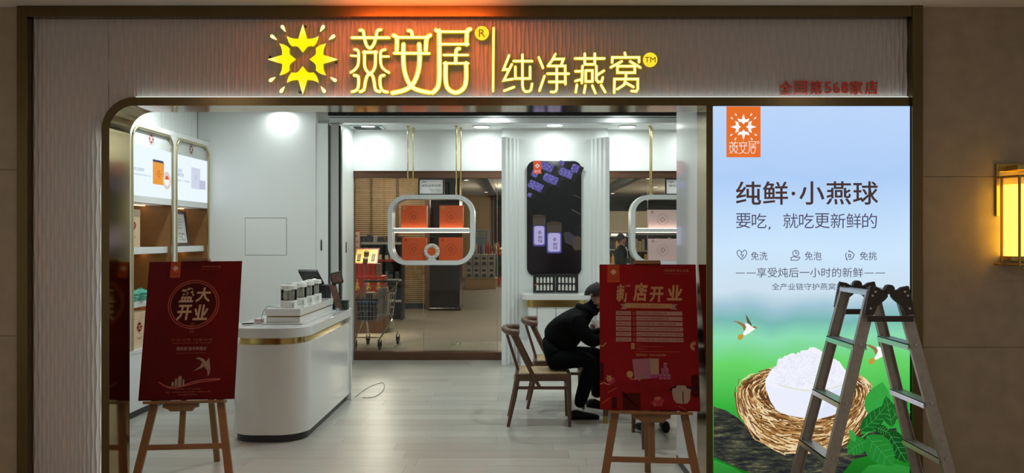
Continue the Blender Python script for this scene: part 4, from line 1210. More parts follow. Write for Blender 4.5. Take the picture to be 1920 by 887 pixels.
MB().tube([(-2.235, 6.33, 0.899), (-2.15, 6.36, 0.899)], 0.0055, 8).build('barrel', 'black_plastic', t)
MB().tube([(-2.15, 6.36, 0.899), (-2.105, 6.376, 0.899), (-2.098, 6.378, 0.899)], [0.0055, 0.005, 0.001], 8).build('tip', 'chrome', t)
t = thing('pink_box', 'small pale pink box beside the riser on the counter', 'box', (-2.13, 6.46, 0.892))
pm = mat('pale_pink', (0.70, 0.55, 0.53, 1), 0.5, var=0.05)
MB().box(-2.17, -2.105, 6.43, 6.49, 0.893, 0.918).build('box', pm, t, bevel=0.002)
MB().box(-2.171, -2.104, 6.429, 6.491, 0.919, 0.926).build('lid', pm, t, bevel=0.002)
tag(MB().tube(smooth_path([(-2.09, 6.42, 0.896), (-2.10, 6.40, 0.93), (-2.075, 6.39, 1.0), (-2.05, 6.42, 1.03), (-2.0, 6.44, 1.022), (-1.975, 6.47, 1.02)], 4), 0.002, 6).build('lamp_cable', 'black_plastic'), 'thin cable running up the front of the riser to the jars', 'cable')
tag(MB().tube(smooth_path([(-1.64, 7.85, 0.004), (-1.60, 8.35, 0.004), (-1.50, 8.6, 0.004), (-1.42, 8.2, 0.004), (-1.45, 7.85, 0.004), (-1.56, 7.8, 0.004)], 5), 0.003, 6).build('floor_cable', 'grout'), 'thin grey cable looping over the floor behind the counter', 'cable')

# ================================================================== HANGING SHELVES
mat('orange_box', (0.68, 0.10, 0.018, 1), 0.45, var=0.08, vscale=5); mat('orange_emboss', (0.42, 0.05, 0.01, 1), 0.5, var=0.1)
mat('pink_box_m', (0.72, 0.52, 0.50, 1), 0.45, var=0.05, vscale=5); mat('pink_emboss', (0.45, 0.28, 0.28, 1), 0.5, var=0.1)
mat('shelf_white', (0.72, 0.75, 0.74, 1), 0.35, var=0.02)
emat('led_neutral', (1.0, 0.86, 0.68, 1), 7.0)
HY0, HY1 = 9.80, 10.04
def hang_shelf(x0, label):
    x1 = x0 + 1.08; z0, z1 = 1.245, 2.12
    t = thing('hanging_shelf', label, 'hanging shelf', ((x0 + x1) / 2, 9.92, z0), 'white hanging display shelves')
    O = rrect(x0, z0, x1, z1, 0.235, 10); I = rrect(x0 + 0.055, z0 + 0.055, x1 - 0.055, z1 - 0.055, 0.18, 10)
    n = len(O); b_ = MB()
    b_.add([(x, HY0, z) for x, z in O] + [(x, HY0, z) for x, z in I] + [(x, HY1, z) for x, z in O] + [(x, HY1, z) for x, z in I],
           [q for i in range(n) for j in [(i + 1) % n] for q in ((i, j, n + j, n + i), (n + i, n + j, 3 * n + j, 3 * n + i), (3 * n + i, 3 * n + j, 2 * n + j, 2 * n + i), (2 * n + i, 2 * n + j, j, i))])
    b_.build('frame', 'shelf_white', t, smooth=True, angle=35)
    m = MB().box(x0 + 0.054, x1 - 0.054, HY0 + 0.002, HY1 - 0.002, 1.655, 1.698).build('shelf_board', 'shelf_white', t)
    MB().box(x0 + 0.07, x1 - 0.07, HY0 + 0.015, HY0 + 0.03, 1.6985, 1.703).build('led_strip', 'led_neutral', m)
    MB().box(x0 + 0.07, x1 - 0.07, HY0 + 0.05, HY0 + 0.065, 1.650, 1.6545).build('led_strip', 'led_neutral', m)
    for xr_ in (x0 + 0.245, x0 + 0.85):
        for yy, dx in ((9.84, 0.0), (10.0, 0.045)):
            MB().tube([(xr_ + dx, yy, 2.115), (xr_ + dx, yy, CEIL - 0.012)], 0.0085, 10).build('rod', 'gold', t, smooth=True)
            MB().lathe([(0, CEIL - 0.012), (0.022, CEIL - 0.012), (0.022, CEIL - 0.001), (0, CEIL - 0.001)], xr_ + dx, yy, 0, 14).build('ceiling_cup', 'gold', t)
    return t
SX0, SX1 = -1.645, 1.379
hang_shelf(SX0, 'white rounded hanging shelf on gold rods holding orange boxes')
hang_shelf(SX1, 'white rounded hanging shelf on gold rods holding pale pink boxes')
def display_box(x0, x1, z0, h, m, em, label, group, chip='gold'):
    y0, y1 = 9.86, 9.97
    t = thing('gift_box', label, 'box', ((x0 + x1) / 2, (y0 + y1) / 2, z0), group)
    MB().box(x0, x1, y0, y1, z0 + 0.0005, z0 + h).build('box_body', m, t, bevel=0.003)
    MB().box(x0 - 0.001, x1 + 0.001, y0 - 0.001, y0 + 0.02, z0 + 0.0005, z0 + h + 0.001).build('cover', m, t, bevel=0.002)
    s = Sheet(lambda x, y, d: Vector((x0 + x, y0 - 0.0012 - d, z0 + h - y)), t)
    w = x1 - x0
    s.polys('emblem_print', petals(w / 2, h * 0.52, 0.045) + drops(w / 2, h * 0.52, 0.055), em)
    s.strokes('emblem_ring', [ell(w / 2, h * 0.52, 0.068, 0.068, 24) + [(w / 2 + 0.068, h * 0.52)]], 0.004, em)
    s.poly('corner_tag', [(0.03, 0.012), (0.062, 0.012), (0.062, 0.045), (0.03, 0.045)], chip)
g = 'orange boxes on the hanging shelf'
display_box(X(752, 9.86), X(800, 9.86), 1.6985, 0.29, 'orange_box', 'orange_emboss', 'orange gift box, upper left on the hanging shelf', g)
display_box(X(824, 9.86), X(868, 9.86), 1.6985, 0.29, 'orange_box', 'orange_emboss', 'orange gift box, upper right on the hanging shelf', g)
display_box(X(754, 9.86), X(799, 9.86), 1.3005, 0.285, 'orange_box', 'orange_emboss', 'orange gift box, lower left on the hanging shelf', g, 'orange_emboss')
display_box(X(823, 9.86), X(867, 9.86), 1.3005, 0.285, 'orange_box', 'orange_emboss', 'orange gift box, lower right on the hanging shelf', g, 'orange_emboss')
g = 'pink boxes on the hanging shelf'
display_box(X(1216, 9.86), X(1264, 9.86) + 0.03, 1.6985, 0.235, 'pink_box_m', 'pink_emboss', 'pale pink gift box, upper left on the right-hand hanging shelf', g, 'pink_emboss')
display_box(X(1217, 9.86), X(1264, 9.86) + 0.03, 1.3005, 0.27, 'pink_box_m', 'pink_emboss', 'pale pink gift box, lower left on the right-hand hanging shelf', g, 'pink_emboss')
# ornate round dish between the lower orange boxes
dx, dz = X(810, 9.83), 1.3005
t = thing('round_tin', 'round ornate white tin with an orange centre between the lower orange boxes', 'tin', (dx, 9.84, dz))
dc = Vector((dx, 9.815, dz + 0.115))
for nm, r0, y0, y1, m in (('tin_body', 0.098, 9.80, 9.845, mat('tin_cream', (0.66, 0.58, 0.48, 1), 0.4, var=0.35, vscale=45, bump=0.4, bscale=70)), ('centre', 0.052, 9.796, 9.80, 'orange_box')):
    MB().prism([(dc.x + r0 * math.cos(a), y0, dc.z + r0 * math.sin(a)) for a in [2 * PI * k / 32 for k in range(32)]], (0, y1 - y0, 0)).build(nm, m, t, bevel=0.003)
for k in range(14):
    a = 2 * PI * k / 14
    q = dc + Vector((0.076 * math.cos(a), -0.013, 0.076 * math.sin(a)))
    MB().tube([(q.x, 9.802, q.z), (q.x, 9.795, q.z), (q.x, 9.790, q.z)], [0.017, 0.016, 0.008], 8).build('rosette', 'shelf_white' if k % 3 else 'tin_cream', t)
MB().box(dx - 0.05, dx + 0.05, 9.80, 9.85, dz + 0.0005, dz + 0.022).build('stand', 'shelf_white', t, bevel=0.004)
def framed_sign(x0, x1, label, txt):
    z0 = 2.121; h = 0.21
    f = lambda x, y, d: Vector((x, 9.90 - d + 0.10 * (h - y), z0 + (h - y)))
    t = thing('framed_sign', label, 'picture frame', ((x0 + x1) / 2, 9.9, z0))
    b_ = MB()
    for a0, c0, a1, c1 in ((x0, 0, x1, 0.016), (x0, h - 0.016, x1, h), (x0, 0.016, x0 + 0.018, h - 0.016), (x1 - 0.018, 0.016, x1, h - 0.016)):
        b_.prism([f(a0, c0, 0.01), f(a1, c0, 0.01), f(a1, c1, 0.01), f(a0, c1, 0.01)], (0, 0.02, 0))
    b_.build('frame', 'black_plastic', t)
    MB().prism([f(x0 + 0.016, 0.014, 0), f(x1 - 0.016, 0.014, 0), f(x1 - 0.016, h - 0.014, 0), f(x0 + 0.016, h - 0.014, 0)], (0, 0.006, 0)).build('print', 'paper', t)
    s = Sheet(lambda x, y, d: f(x0 + x, y, d + 0.0006), t)
    w = x1 - x0
    s.text('lettering', txt, w * 0.14, 0.075, w * 0.86, 0.105, 'ink')
    s.text('lettering', '燕窝', w * 0.16, 0.035, w * 0.3, 0.055, 'ink')
    for k in range(3): s.text('lettering', '诚信企业 品质保障', w * (0.42 + 0.04 * k), 0.13 + 0.018 * k, w * 0.86, 0.142 + 0.018 * k, 'ink')
framed_sign(X(784, 9.9), X(833, 9.9), 'black-framed white sign standing on the hanging shelf with orange boxes', '诚信品质品牌')
framed_sign(X(1247, 9.9), X(1300, 9.9), 'black-framed white sign standing on the hanging shelf with pink boxes', '诚信品质品牌')

# ================================================================== PILLAR: SCREEN, CONSOLE, CASE
YSN = 10.03
sx0, sx1, sz0, sz1 = X(988, YSN), X(1090, YSN), Z(517, YSN), Z(302, YSN)
scn = thing('wall_screen', 'tall dark rounded picture panel of glass jars on the white pillar', 'wall panel', ((sx0 + sx1) / 2, YSN + 0.02, sz0))
MB().prism([(x, YSN, z) for x, z in rrect(sx0, sz0, sx1, sz1, 0.10, 8)], (0, 0.028, 0)).build('panel', mat('screen_black', (0.012, 0.011, 0.014, 1), 0.12, var=0.3), scn)
emat('sn_violet', c(120, 112, 205), 0.75); emat('sn_violet2', c(92, 84, 170), 0.6); emat('sn_lilac', c(190, 182, 232), 0.75); emat('sn_lid', c(86, 78, 68), 0.5); emat('sn_dark', c(34, 30, 36), 0.5); emat('sn_black', c(6, 5, 8), 0.4)
emat('sn_ink', c(30, 26, 40), 0.5); emat('sn_orange', c(220, 84, 50), 0.8); emat('sn_white', c(240, 236, 236), 0.9); emat('sn_grey', c(70, 66, 76), 0.5)
bark_emat('sn_sparkle', [(0.35, c(40, 34, 92)), (0.5, c(96, 88, 176)), (0.64, c(168, 160, 232))], 60, (1, 1, 1), 0.7)
s = Sheet(lambda px, py, d: W(px, py, YSN) + Vector((0, -d, 0)), scn)
s.poly('board_print', [(989, 372), (1040, 345), (1089, 322), (1089, 420), (1050, 440), (989, 400)], 'sn_black')
s.lift()
def rot_jar(cx, cy, L, R, ang):
    ca, sa = math.cos(ang), math.sin(ang)
    t_ = lambda P: [(cx + a * ca - b_ * sa, cy + a * sa + b_ * ca) for a, b_ in P]
    j = s.poly('jar_print', t_(rrect(-L / 2, -R, L / 2, R, R * 0.5, 3)), 'sn_sparkle')
    d0 = s.d; s.lift(); s.poly('jar_lid', t_([(L / 2 - 2, -R - 0.5), (L / 2 + 6, -R - 0.5), (L / 2 + 6, R + 0.5), (L / 2 - 2, R + 0.5)]), 'sn_dark', j); s.d = d0
for cx, cy, L in ((1033, 336, 30), (1005, 349, 30), (1062, 325, 28), (1026, 313, 26), (1004, 325, 14), (1079, 316, 16), (994, 366, 9), (1054, 306, 12)):
    rot_jar(cx, cy, L, 7.6 if L > 12 else 4, 0.42)
def up_jar(cx, y0, y1, w, ym):
    s.lift()
    j = s.poly('jar_print', rrect(cx - w, ym, cx + w, y1, 4, 3), 'sn_lilac')
    s.poly('jar_print_side', rrect(cx - w - 2.5, ym - 2, cx + w + 2.5, y1 + 3, 4, 3), 'sn_violet2', j).location.y = 0.0002
    s.lift(); s.polys('jar_lid', [rrect(cx - w - 2.5, y0, cx + w + 2.5, ym - 1, 2.5, 3), ell(cx, y0 + 2, w + 2.5, 3.5)], 'sn_lid', j)
    s.lift(); s.polys('jar_emblem', petals(cx + 1, ym + 12, 4), 'sn_ink', j)
    s.text('lettering', '鲜\n炖', cx - 2, ym + 18, cx + 6, y1 - 4, 'sn_ink', j)
up_jar(1011, 404, 459, 9.5, 424); up_jar(1039, 417, 472, 11.5, 437)
s.lift(); s.poly('tipped_jar', [(1056, 437), (1066, 434), (1082, 446), (1075, 462), (1060, 455)], 'sn_grey'); s.lift(); s.poly('tipped_lid', [(1075, 446), (1084, 442), (1089, 446), (1089, 468), (1078, 470), (1073, 462)], 'sn_lid')
s.poly('box_edge', [(1075, 364), (1089, 371), (1089, 373), (1075, 366)], 'sn_lid'); s.poly('box_edge', [(1071, 391), (1089, 401), (1089, 404), (1071, 394)], 'sn_lid')
tg2 = s.poly('brand_tag', [(1000, 301.5), (1015, 301.5), (1015, 326), (1000, 326)], 'sn_orange'); s.lift()
s.polys('emblem', petals(1007.5, 311, 5), 'sn_white', tg2); mini_brand(s, 1002, 319, 1013, 324, 'sn_white', tg2)
# console below the screen
cn = thing('console_cabinet', 'white console cabinet with gold band below the dark wall panel', 'console', (CXP, 9.82, 0))
def cslab(name, hw, y0, z0, z1, m, r=0.1, **k):
    return MB().prism([(x, y, z0) for x, y in dplan(CXP - hw, CXP + hw, y0, 10.055, r)], (0, 0, z1 - z0)).build(name, m, cn, **k)
cslab('top', 0.43, 9.60, 0.825, 0.895, 'counter_white', 0.12, smooth=True, bevel=0.005)
cslab('gold_band', 0.365, 9.66, 0.735, 0.824, 'gold', 0.09, smooth=True)
cslab('body', 0.35, 9.68, 0.30, 0.734, 'cab_white', 0.05, smooth=True)
for x in (CXP - 0.235, CXP - 0.005, CXP + 0.235):
    MB().box(x - 0.003, x + 0.003, 9.677, 9.69, 0.31, 0.73).build('door_joint', 'joint_dark', cn)
cslab('base', 0.44, 9.62, 0.0, 0.299, 'counter_white', 0.04, smooth=True)
# open black sample case
mat('case_black', (0.012, 0.012, 0.014, 1), 0.35, var=0.1); mat('vial', (0.62, 0.61, 0.56, 1), 0.35, var=0.1)
cs = thing('sample_case', 'open black case showing twenty small white vials on the console', 'case', (CXP, 9.82, 0.895))
for sgn in (-1, 1):
    hinge = Vector((CXP + 0.005 * sgn, 9.90, 0.897)); ux = Vector((sgn * 0.965, -0.262, 0)); nrm = Vector((-sgn * 0.262 * 1, -0.965, 0))
    Wd, Hh = 0.285, 0.235
    lf = MB().obox(hinge + ux * (Wd / 2) + Vector((0, 0, Hh / 2)), ux * (Wd / 2), nrm * 0.012, Vector((0, 0, Hh / 2))).build('case_leaf', 'case_black', cs, bevel=0.003)
    for r_ in range(2):
        for k in range(5):
            q = hinge + ux * (0.05 + k * 0.046) + nrm * 0.016 + Vector((0, 0, 0.03 + r_ * 0.092))
            MB().tube([q, q + Vector((0, 0, 0.055)), q + Vector((0, 0, 0.06)), q + Vector((0, 0, 0.072))], [0.0145, 0.0145, 0.011, 0.011], 12).build('vial', 'vial', lf, smooth=True)
    if sgn < 0:
        q = hinge + ux * 0.255 + nrm * 0.0125 + Vector((0, 0, 0.10))
        MB().obox(q, ux * 0.012, nrm * 0.001, Vector((0, 0, 0.009))).build('brand_dot', 'orange_box', lf)

# ================================================================== CHAIRS AND TABLE
mat('walnut', (0.105, 0.045, 0.024, 1), 0.35, var=0.35, vscale=10, stretch=(1, 1, 0.2), coat=0.2)
mat('cane', (0.42, 0.30, 0.15, 1), 0.6, var=0.25, vscale=60, bump=0.3, bscale=150)
def chair(label, loc, rz):
    t = thing('dining_chair', label, 'chair', (0, 0, 0), 'dark walnut dining chairs')
    for s_ in (-1, 1):
        MB().tube([(0.03, s_ * 0.19, 0.43), (0.0, s_ * 0.195, 0.25), (-0.055, s_ * 0.2, 0.0)], [0.02, 0.019, 0.014], 12).build('leg', 'walnut', t, smooth=True)
        MB().tube([(0.455, s_ * 0.195, 0.43), (0.46, s_ * 0.2, 0.2), (0.462, s_ * 0.205, 0.0)], [0.021, 0.019, 0.014], 12).build('leg', 'walnut', t, smooth=True)
        MB().tube([(-0.02, s_ * 0.205, 0.785), (0.07, s_ * 0.205, 0.60), (0.155, s_ * 0.205, 0.43), (0.215, s_ * 0.205, 0.325)], [0.019, 0.019, 0.018, 0.013], 10).build('back_post', 'walnut', t, smooth=True)
        MB().bar((0.0, s_ * 0.19, 0.325), (0.46, s_ * 0.195, 0.325), 0.016, 0.026, (0, 1, 0)).build('stretcher', 'walnut', t, bevel=0.004)
        MB().bar((0.02, s_ * 0.195, 0.42), (0.47, s_ * 0.2, 0.42), 0.03, 0.05, (0, 1, 0)).build('seat_rail', 'walnut', t, bevel=0.006)
    for x in (0.02, 0.46):
        MB().bar((x, -0.2, 0.42), (x, 0.2, 0.42), 0.03, 0.05, (1, 0, 0)).build('seat_rail', 'walnut', t, bevel=0.006)
    MB().bar((0.0, -0.19, 0.365), (0.0, 0.19, 0.365), 0.016, 0.024, (1, 0, 0)).build('stretcher', 'walnut', t, bevel=0.004)
    MB().bar((0.45, -0.19, 0.30), (0.45, 0.19, 0.30), 0.016, 0.024, (1, 0, 0)).build('stretcher', 'walnut', t, bevel=0.004)
    MB().box(0.035, 0.445, -0.18, 0.18, 0.425, 0.447).build('woven_seat', 'cane', t, bevel=0.006)
    MB().tube([(0.032, 0, 0.43), (-0.02, 0, 0.6), (-0.078, 0, 0.785)], [0.013, 0.013, 0.012], 10).build('back_splat', 'walnut', t, smooth=True)
    arc = smooth_path([(0.035, -0.225, 0.79), (-0.03, -0.20, 0.795), (-0.075, -0.11, 0.80), (-0.09, 0, 0.803), (-0.075, 0.11, 0.80), (-0.03, 0.20, 0.795), (0.035, 0.225, 0.79)], 4)
    MB().tube(arc, 0.026, 12, 1.1).build('top_rail', 'walnut', t, smooth=True)
    t.location = loc; t.rotation_euler = (0, 0, rz)
    return t
ch1 = chair('walnut chair the man in black sits on, nearest the camera', (-0.045, 6.83, 0), 0)
def more_chair(label, loc, rz):
    o = copy_tree(ch1, None, label); o.location = loc; o.rotation_euler = (0, 0, rz)
more_chair('empty walnut chair behind the seated man', (0.125, 7.52, 0), 0.0)
more_chair('walnut chair behind the right red poster, only its legs showing', (1.13, 5.98, 0), PI / 2)
tb = thing('meeting_table', 'dark walnut table with brass-tipped legs behind the right red poster', 'table', (1.2, 7.35, 0))
MB().box(0.735, 1.75, 6.72, 8.0, 0.715, 0.75).build('tabletop', 'walnut', tb, bevel=0.006)
for x in (0.735, 1.70):
    for y in (6.77, 7.94):
        MB().tube([(x, y, 0.715), (x, y, 0.06)], [0.028, 0.022], 12).build('leg', 'walnut', tb, smooth=True)
        MB().tube([(x, y, 0.06), (x, y, 0.0)], [0.0225, 0.02], 12).build('brass_foot', 'brass', tb, smooth=True)
MB().bar((0.735, 6.77, 0.10), (1.70, 6.77, 0.10), 0.02, 0.03, (0, 1, 0)).build('stretcher', 'walnut', tb, bevel=0.003)
MB().bar((0.735, 7.94, 0.10), (1.70, 7.94, 0.10), 0.02, 0.03, (0, 1, 0)).build('stretcher', 'walnut', tb, bevel=0.003)
t = thing('paper_bag', 'tan paper bag standing on the table before the man', 'bag', (0.86, 7.2, 0.75))
MB().loft([[(0.775, 7.14, 0.751), (0.93, 7.14, 0.751), (0.93, 7.26, 0.751), (0.775, 7.26, 0.751)], [(0.765, 7.15, 0.85), (0.935, 7.15, 0.85), (0.935, 7.25, 0.85), (0.765, 7.25, 0.85)], [(0.78, 7.19, 0.93), (0.925, 7.19, 0.93), (0.925, 7.21, 0.93), (0.78, 7.21, 0.93)]]).build('bag', mat('kraft', (0.55, 0.34, 0.14, 1), 0.7, var=0.15), t)
MB().tube([(0.82, 7.2, 0.92), (0.83, 7.2, 0.96), (0.87, 7.2, 0.96), (0.88, 7.2, 0.92)], 0.004, 6).build('handle', 'kraft', t)

# ================================================================== PEOPLE
mat('skin', (0.30, 0.16, 0.10, 1), 0.5, var=0.08, vscale=20); mat('jacket_black', (0.0045, 0.0045, 0.005, 1), 0.9, var=0.3, vscale=8, bump=0.25, bscale=14, spec=0.08)
mat('trousers_black', (0.005, 0.0055, 0.007, 1), 0.9, var=0.3, vscale=8, bump=0.2, bscale=16, spec=0.08); mat('cap_black', (0.006, 0.0055, 0.0055, 1), 0.6, var=0.3, vscale=9, spec=0.25)
mat('shoe_black', (0.006, 0.006, 0.0065, 1), 0.6, var=0.2, spec=0.2); mat('hair_dark', (0.012, 0.010, 0.009, 1), 0.6, var=0.3, vscale=60, bump=0.3, bscale=120); mat('shirt_white', (0.65, 0.64, 0.62, 1), 0.7, var=0.05)
def body_mesh(name, J, B, root, mats, parent):
    """one continuous skin-modifier body; J joint -> (pos, r), B list of (a, b, material index)"""
    keys = list(J); idx = {k: i for i, k in enumerate(keys)}
    off = OFF[parent.name]
    me = bpy.data.meshes.new(name)
    me.from_pydata([Vector(J[k][0]) - off for k in keys], [(idx[a], idx[b_]) for a, b_, _ in B], [])
    o = bpy.data.objects.new(name, me); C.objects.link(o)
    o.modifiers.new('skin', 'SKIN'); sb = o.modifiers.new('sub', 'SUBSURF'); sb.levels = 2; sb.render_levels = 2
    for i, k in enumerate(keys):
        r = J[k][1]; sv = me.skin_vertices[0].data[i]
        sv.radius = r if isinstance(r, tuple) else (r, r); sv.use_root = (k == root)
    dg = bpy.context.evaluated_depsgraph_get()
    m2 = bpy.data.meshes.new_from_object(o.evaluated_get(dg))
    o.modifiers.clear(); o.data = m2; bpy.data.meshes.remove(me)
    m2.name = name
    m2.materials.clear()
    for x in mats: m2.materials.append(MATS[x])
    seg = [(Vector(J[a][0]) - off, Vector(J[b_][0]) - off, mi, J[a][1] if not isinstance(J[a][1], tuple) else J[a][1][0]) for a, b_, mi in B]
    for p in m2.polygons:
        best = (1e9, 0)
        for a, b_, mi, r in seg:
            d = b_ - a; t = max(0, min(1, (p.center - a).dot(d) / max(1e-9, d.dot(d))))
            dd = (p.center - a - d * t).length - r * 0.6
            if dd < best[0]: best = (dd, mi)
        p.material_index = best[1]
    m2.shade_smooth()
    o.parent = parent
    OFF[o.name] = off
    return o
def add_hand(J, B, tagk, wrist, fwd, side, down, mi):
    """palm and five bent fingers hanging off joint `wrist`"""
    w = Vector(J[wrist][0]); f, s, d = Vector(fwd).normalized(), Vector(side).normalized(), Vector(down).normalized()
    J[tagk + 'palm'] = (w + f * 0.05, 0.03); B.append((wrist, tagk + 'palm', mi))
    for i, (o_, L) in enumerate(((0.03, 0.066), (0.011, 0.076), (-0.009, 0.07), (-0.028, 0.055))):
        a, b_, e = tagk + 'a%d' % i, tagk + 'b%d' % i, tagk + 'c%d' % i
        k = w + f * 0.095 + s * o_
        J[a] = (k, 0.010); J[b_] = (k + f * L * 0.5 + d * 0.01, 0.009); J[e] = (k + f * L * 0.85 + d * 0.035, 0.0075)
        B += [(tagk + 'palm', a, mi), (a, b_, mi), (b_, e, mi)]
    J[tagk + 't0'] = (w + f * 0.055 + s * 0.045 + d * 0.01, 0.011); J[tagk + 't1'] = (w + f * 0.095 + s * 0.06 + d * 0.02, 0.009)
    B += [(tagk + 'palm', tagk + 't0', mi), (tagk + 't0', tagk + 't1', mi)]
def shoe(parent, heel, ang, L=0.27, pitch=0.0):
    rings = []
    for t, w, h, lift in ((0.0, 0.026, 0.05, 0), (0.06, 0.034, 0.075, 0), (0.25, 0.036, 0.085, 0), (0.45, 0.038, 0.07, 0), (0.7, 0.045, 0.055, 0), (0.9, 0.038, 0.042, 0), (1.0, 0.016, 0.03, 0)):
        ring = []
        for k in range(12):
            a = 2 * PI * k / 12
            x = t * L; y = w * math.cos(a); z = h / 2 + h / 2 * math.sin(a)
            if z < 0.012: z = 0.0
            xx, zz_ = x * math.cos(pitch) + z * math.sin(pitch), -x * math.sin(pitch) + z * math.cos(pitch)
            ring.append((heel[0] + xx * math.cos(ang) - y * math.sin(ang), heel[1] + xx * math.sin(ang) + y * math.cos(ang), heel[2] + zz_))
        rings.append(ring)
    MB().loft(rings).build('shoe', 'shoe_black', parent, smooth=True, angle=70)

def seated(label, T, cap, name='person', feet=None):
    """T maps local (forward, side, up) to the world; seat top at 0.447"""
    t = thing(name, label, 'person', T((0.2, 0, 0)))
    J = {'pelvis': (T((0.225, 0, 0.575)), 0.14), 'waist': (T((0.285, 0, 0.66)), (0.155, 0.165)), 'chest': (T((0.385, 0, 0.77)), (0.155, 0.185)), 'upper': (T((0.48, 0, 0.875)), (0.125, 0.165)),
         'neck': (T((0.58, 0, 0.965)), 0.062), 'jaw': (T((0.665, 0, 1.015)), (0.07, 0.062)), 'skull': (T((0.675, 0, 1.085)), (0.098, 0.078)), 'crown': (T((0.658, 0, 1.135)), (0.075, 0.065)),
         'nose': (T((0.772, 0, 1.045)), 0.012), 'chin': (T((0.732, 0, 0.985)), 0.026)}
    B = [('pelvis', 'waist', 1), ('waist', 'chest', 1), ('chest', 'upper', 1), ('upper', 'neck', 1), ('neck', 'jaw', 0), ('jaw', 'skull', 0), ('skull', 'crown', 0), ('jaw', 'chin', 0), ('skull', 'nose', 0)]
    for s_, nm in ((-1, 'n'), (1, 'f')):
        J[nm + 'sh'] = (T((0.455, s_ * 0.185, 0.87)), 0.085); J[nm + 'el'] = (T((0.60, s_ * 0.21, 0.70)), 0.064); J[nm + 'wr'] = (T((0.80, s_ * 0.12, 0.785)), 0.034)
        B += [('upper', nm + 'sh', 1), (nm + 'sh', nm + 'el', 1), (nm + 'el', nm + 'wr', 1)]
        f = (T((1, -s_ * 0.2, -0.05)) - T((0, 0, 0))); sd = T((0.1, -s_, 0)) - T((0, 0, 0)); add_hand(J, B, nm, nm + 'wr', f, sd, Vector((0, 0, -1)), 0)
        kx, kz, ax, ay, az = feet[0 if s_ < 0 else 1]
        J[nm + 'hip'] = (T((0.28, s_ * 0.09, 0.545)), 0.098); J[nm + 'kn'] = (T((kx, s_ * 0.11, kz)), 0.078); J[nm + 'an'] = (T((ax, ay, az)), 0.056)
        B += [('pelvis', nm + 'hip', 2), (nm + 'hip', nm + 'kn', 2), (nm + 'kn', nm + 'an', 2)]
    body_mesh('body', J, B, 'pelvis', ['skin', 'jacket_black', 'trousers_black'], t)
    e0 = T((0, 0, 0)); fw = (T((1, 0, 0)) - e0); sd = (T((0, 1, 0)) - e0)
    for s_ in (-1, 1):
        q = T((0.66, s_ * 0.082, 1.05))
        MB().loft([[q + fw * (0.018 * math.cos(a) * k) + Vector((0, 0, 0.032 * math.sin(a) * k)) + sd * (s_ * h) for a in [2 * PI * i / 12 for i in range(12)]] for k, h in ((0.7, -0.012), (1, 0.0), (0.9, 0.008), (0.5, 0.006))]).build('ear', 'skin', t, smooth=True)
        q = T((0.763, s_ * 0.033, 1.075))
        MB().lathe([(0, -0.008), (0.009, 0), (0, 0.008)], q.x, q.y, q.z, 8).build('eye', 'ink', t)
    q = T((0.655, 0, 1.10))
    rings = []
    for k in range(7):
        a = PI / 2 * k / 6
        rings.append([q + fw * (0.108 * math.cos(a) * math.cos(b_)) + sd * (0.094 * math.cos(a) * math.sin(b_)) + Vector((0, 0, 0.098 * math.sin(a) + 0.012 * math.cos(b_) * math.cos(a))) for b_ in [2 * PI * i / 24 for i in range(24)]])
    if cap:
        MB().loft(rings).build('cap_crown', 'cap_black', t, smooth=True)
        MB().loft([[q + fw * (0.09 + L * math.cos(b_)) + sd * (0.085 * math.sin(b_)) + Vector((0, 0, h - 0.25 * L * math.cos(b_) * 0.5)) for b_ in [-PI / 2 + PI * i / 12 for i in range(13)]] for h, L in ((0.012, 0.085), (0.018, 0.085))]).build('cap_visor', 'cap_black', t, smooth=True)
        MB().lathe([(0.009, 0.0), (0.009, 0.005), (0, 0.008), (0, 0)], q.x, q.y, q.z + 0.097, 10).build('cap_button', 'cap_black', t)
        w_ = T((0.60, -0.086, 1.10)); MB().obox(w_, fw * 0.012, sd * 0.002, Vector((0, 0, 0.008))).build('cap_patch', 'aluminium', t)
    else:
        MB().loft([[p + Vector((0, 0, 0.012)) for p in r] for r in rings]).build('hair', 'hair_dark', t, smooth=True)
    col = [T((0.57 + 0.075 * math.cos(a), 0.085 * math.sin(a), 0.965 - 0.03 * math.cos(a))) for a in [2 * PI * i / 16 for i in range(16)]]
    MB().tube(col, 0.026, 8, closed=True).build('collar', 'jacket_black', t, smooth=True)
    return t
YM = 6.87
man = seated('man in black jacket and black cap hunched forward on a walnut chair', lambda p: Vector((p[0] + 0.012, YM + p[1], p[2])), True,
             feet=[(0.61, 0.545, 0.50, 0.03, 0.10), (0.72, 0.55, 0.68, 0.28, 0.14)])
shoe(man, (0.425, YM + 0.03, 0.0), 0.05); shoe(man, (0.60, YM + 0.28, 0.055), 0.05, pitch=0.17)
p2 = seated('person in dark clothes seated behind the right red poster, dark shoes showing', lambda p: Vector((1.14 + p[1], 5.95 + p[0], p[2])), False,
            feet=[(0.66, 0.545, 0.52, -0.10, 0.10), (0.66, 0.545, 0.55, 0.06, 0.10)])
shoe(p2, (1.04, 6.37, 0.0), PI / 2 + 0.2, 0.26); shoe(p2, (1.19, 6.42, 0.0), PI / 2 - 0.1, 0.26)
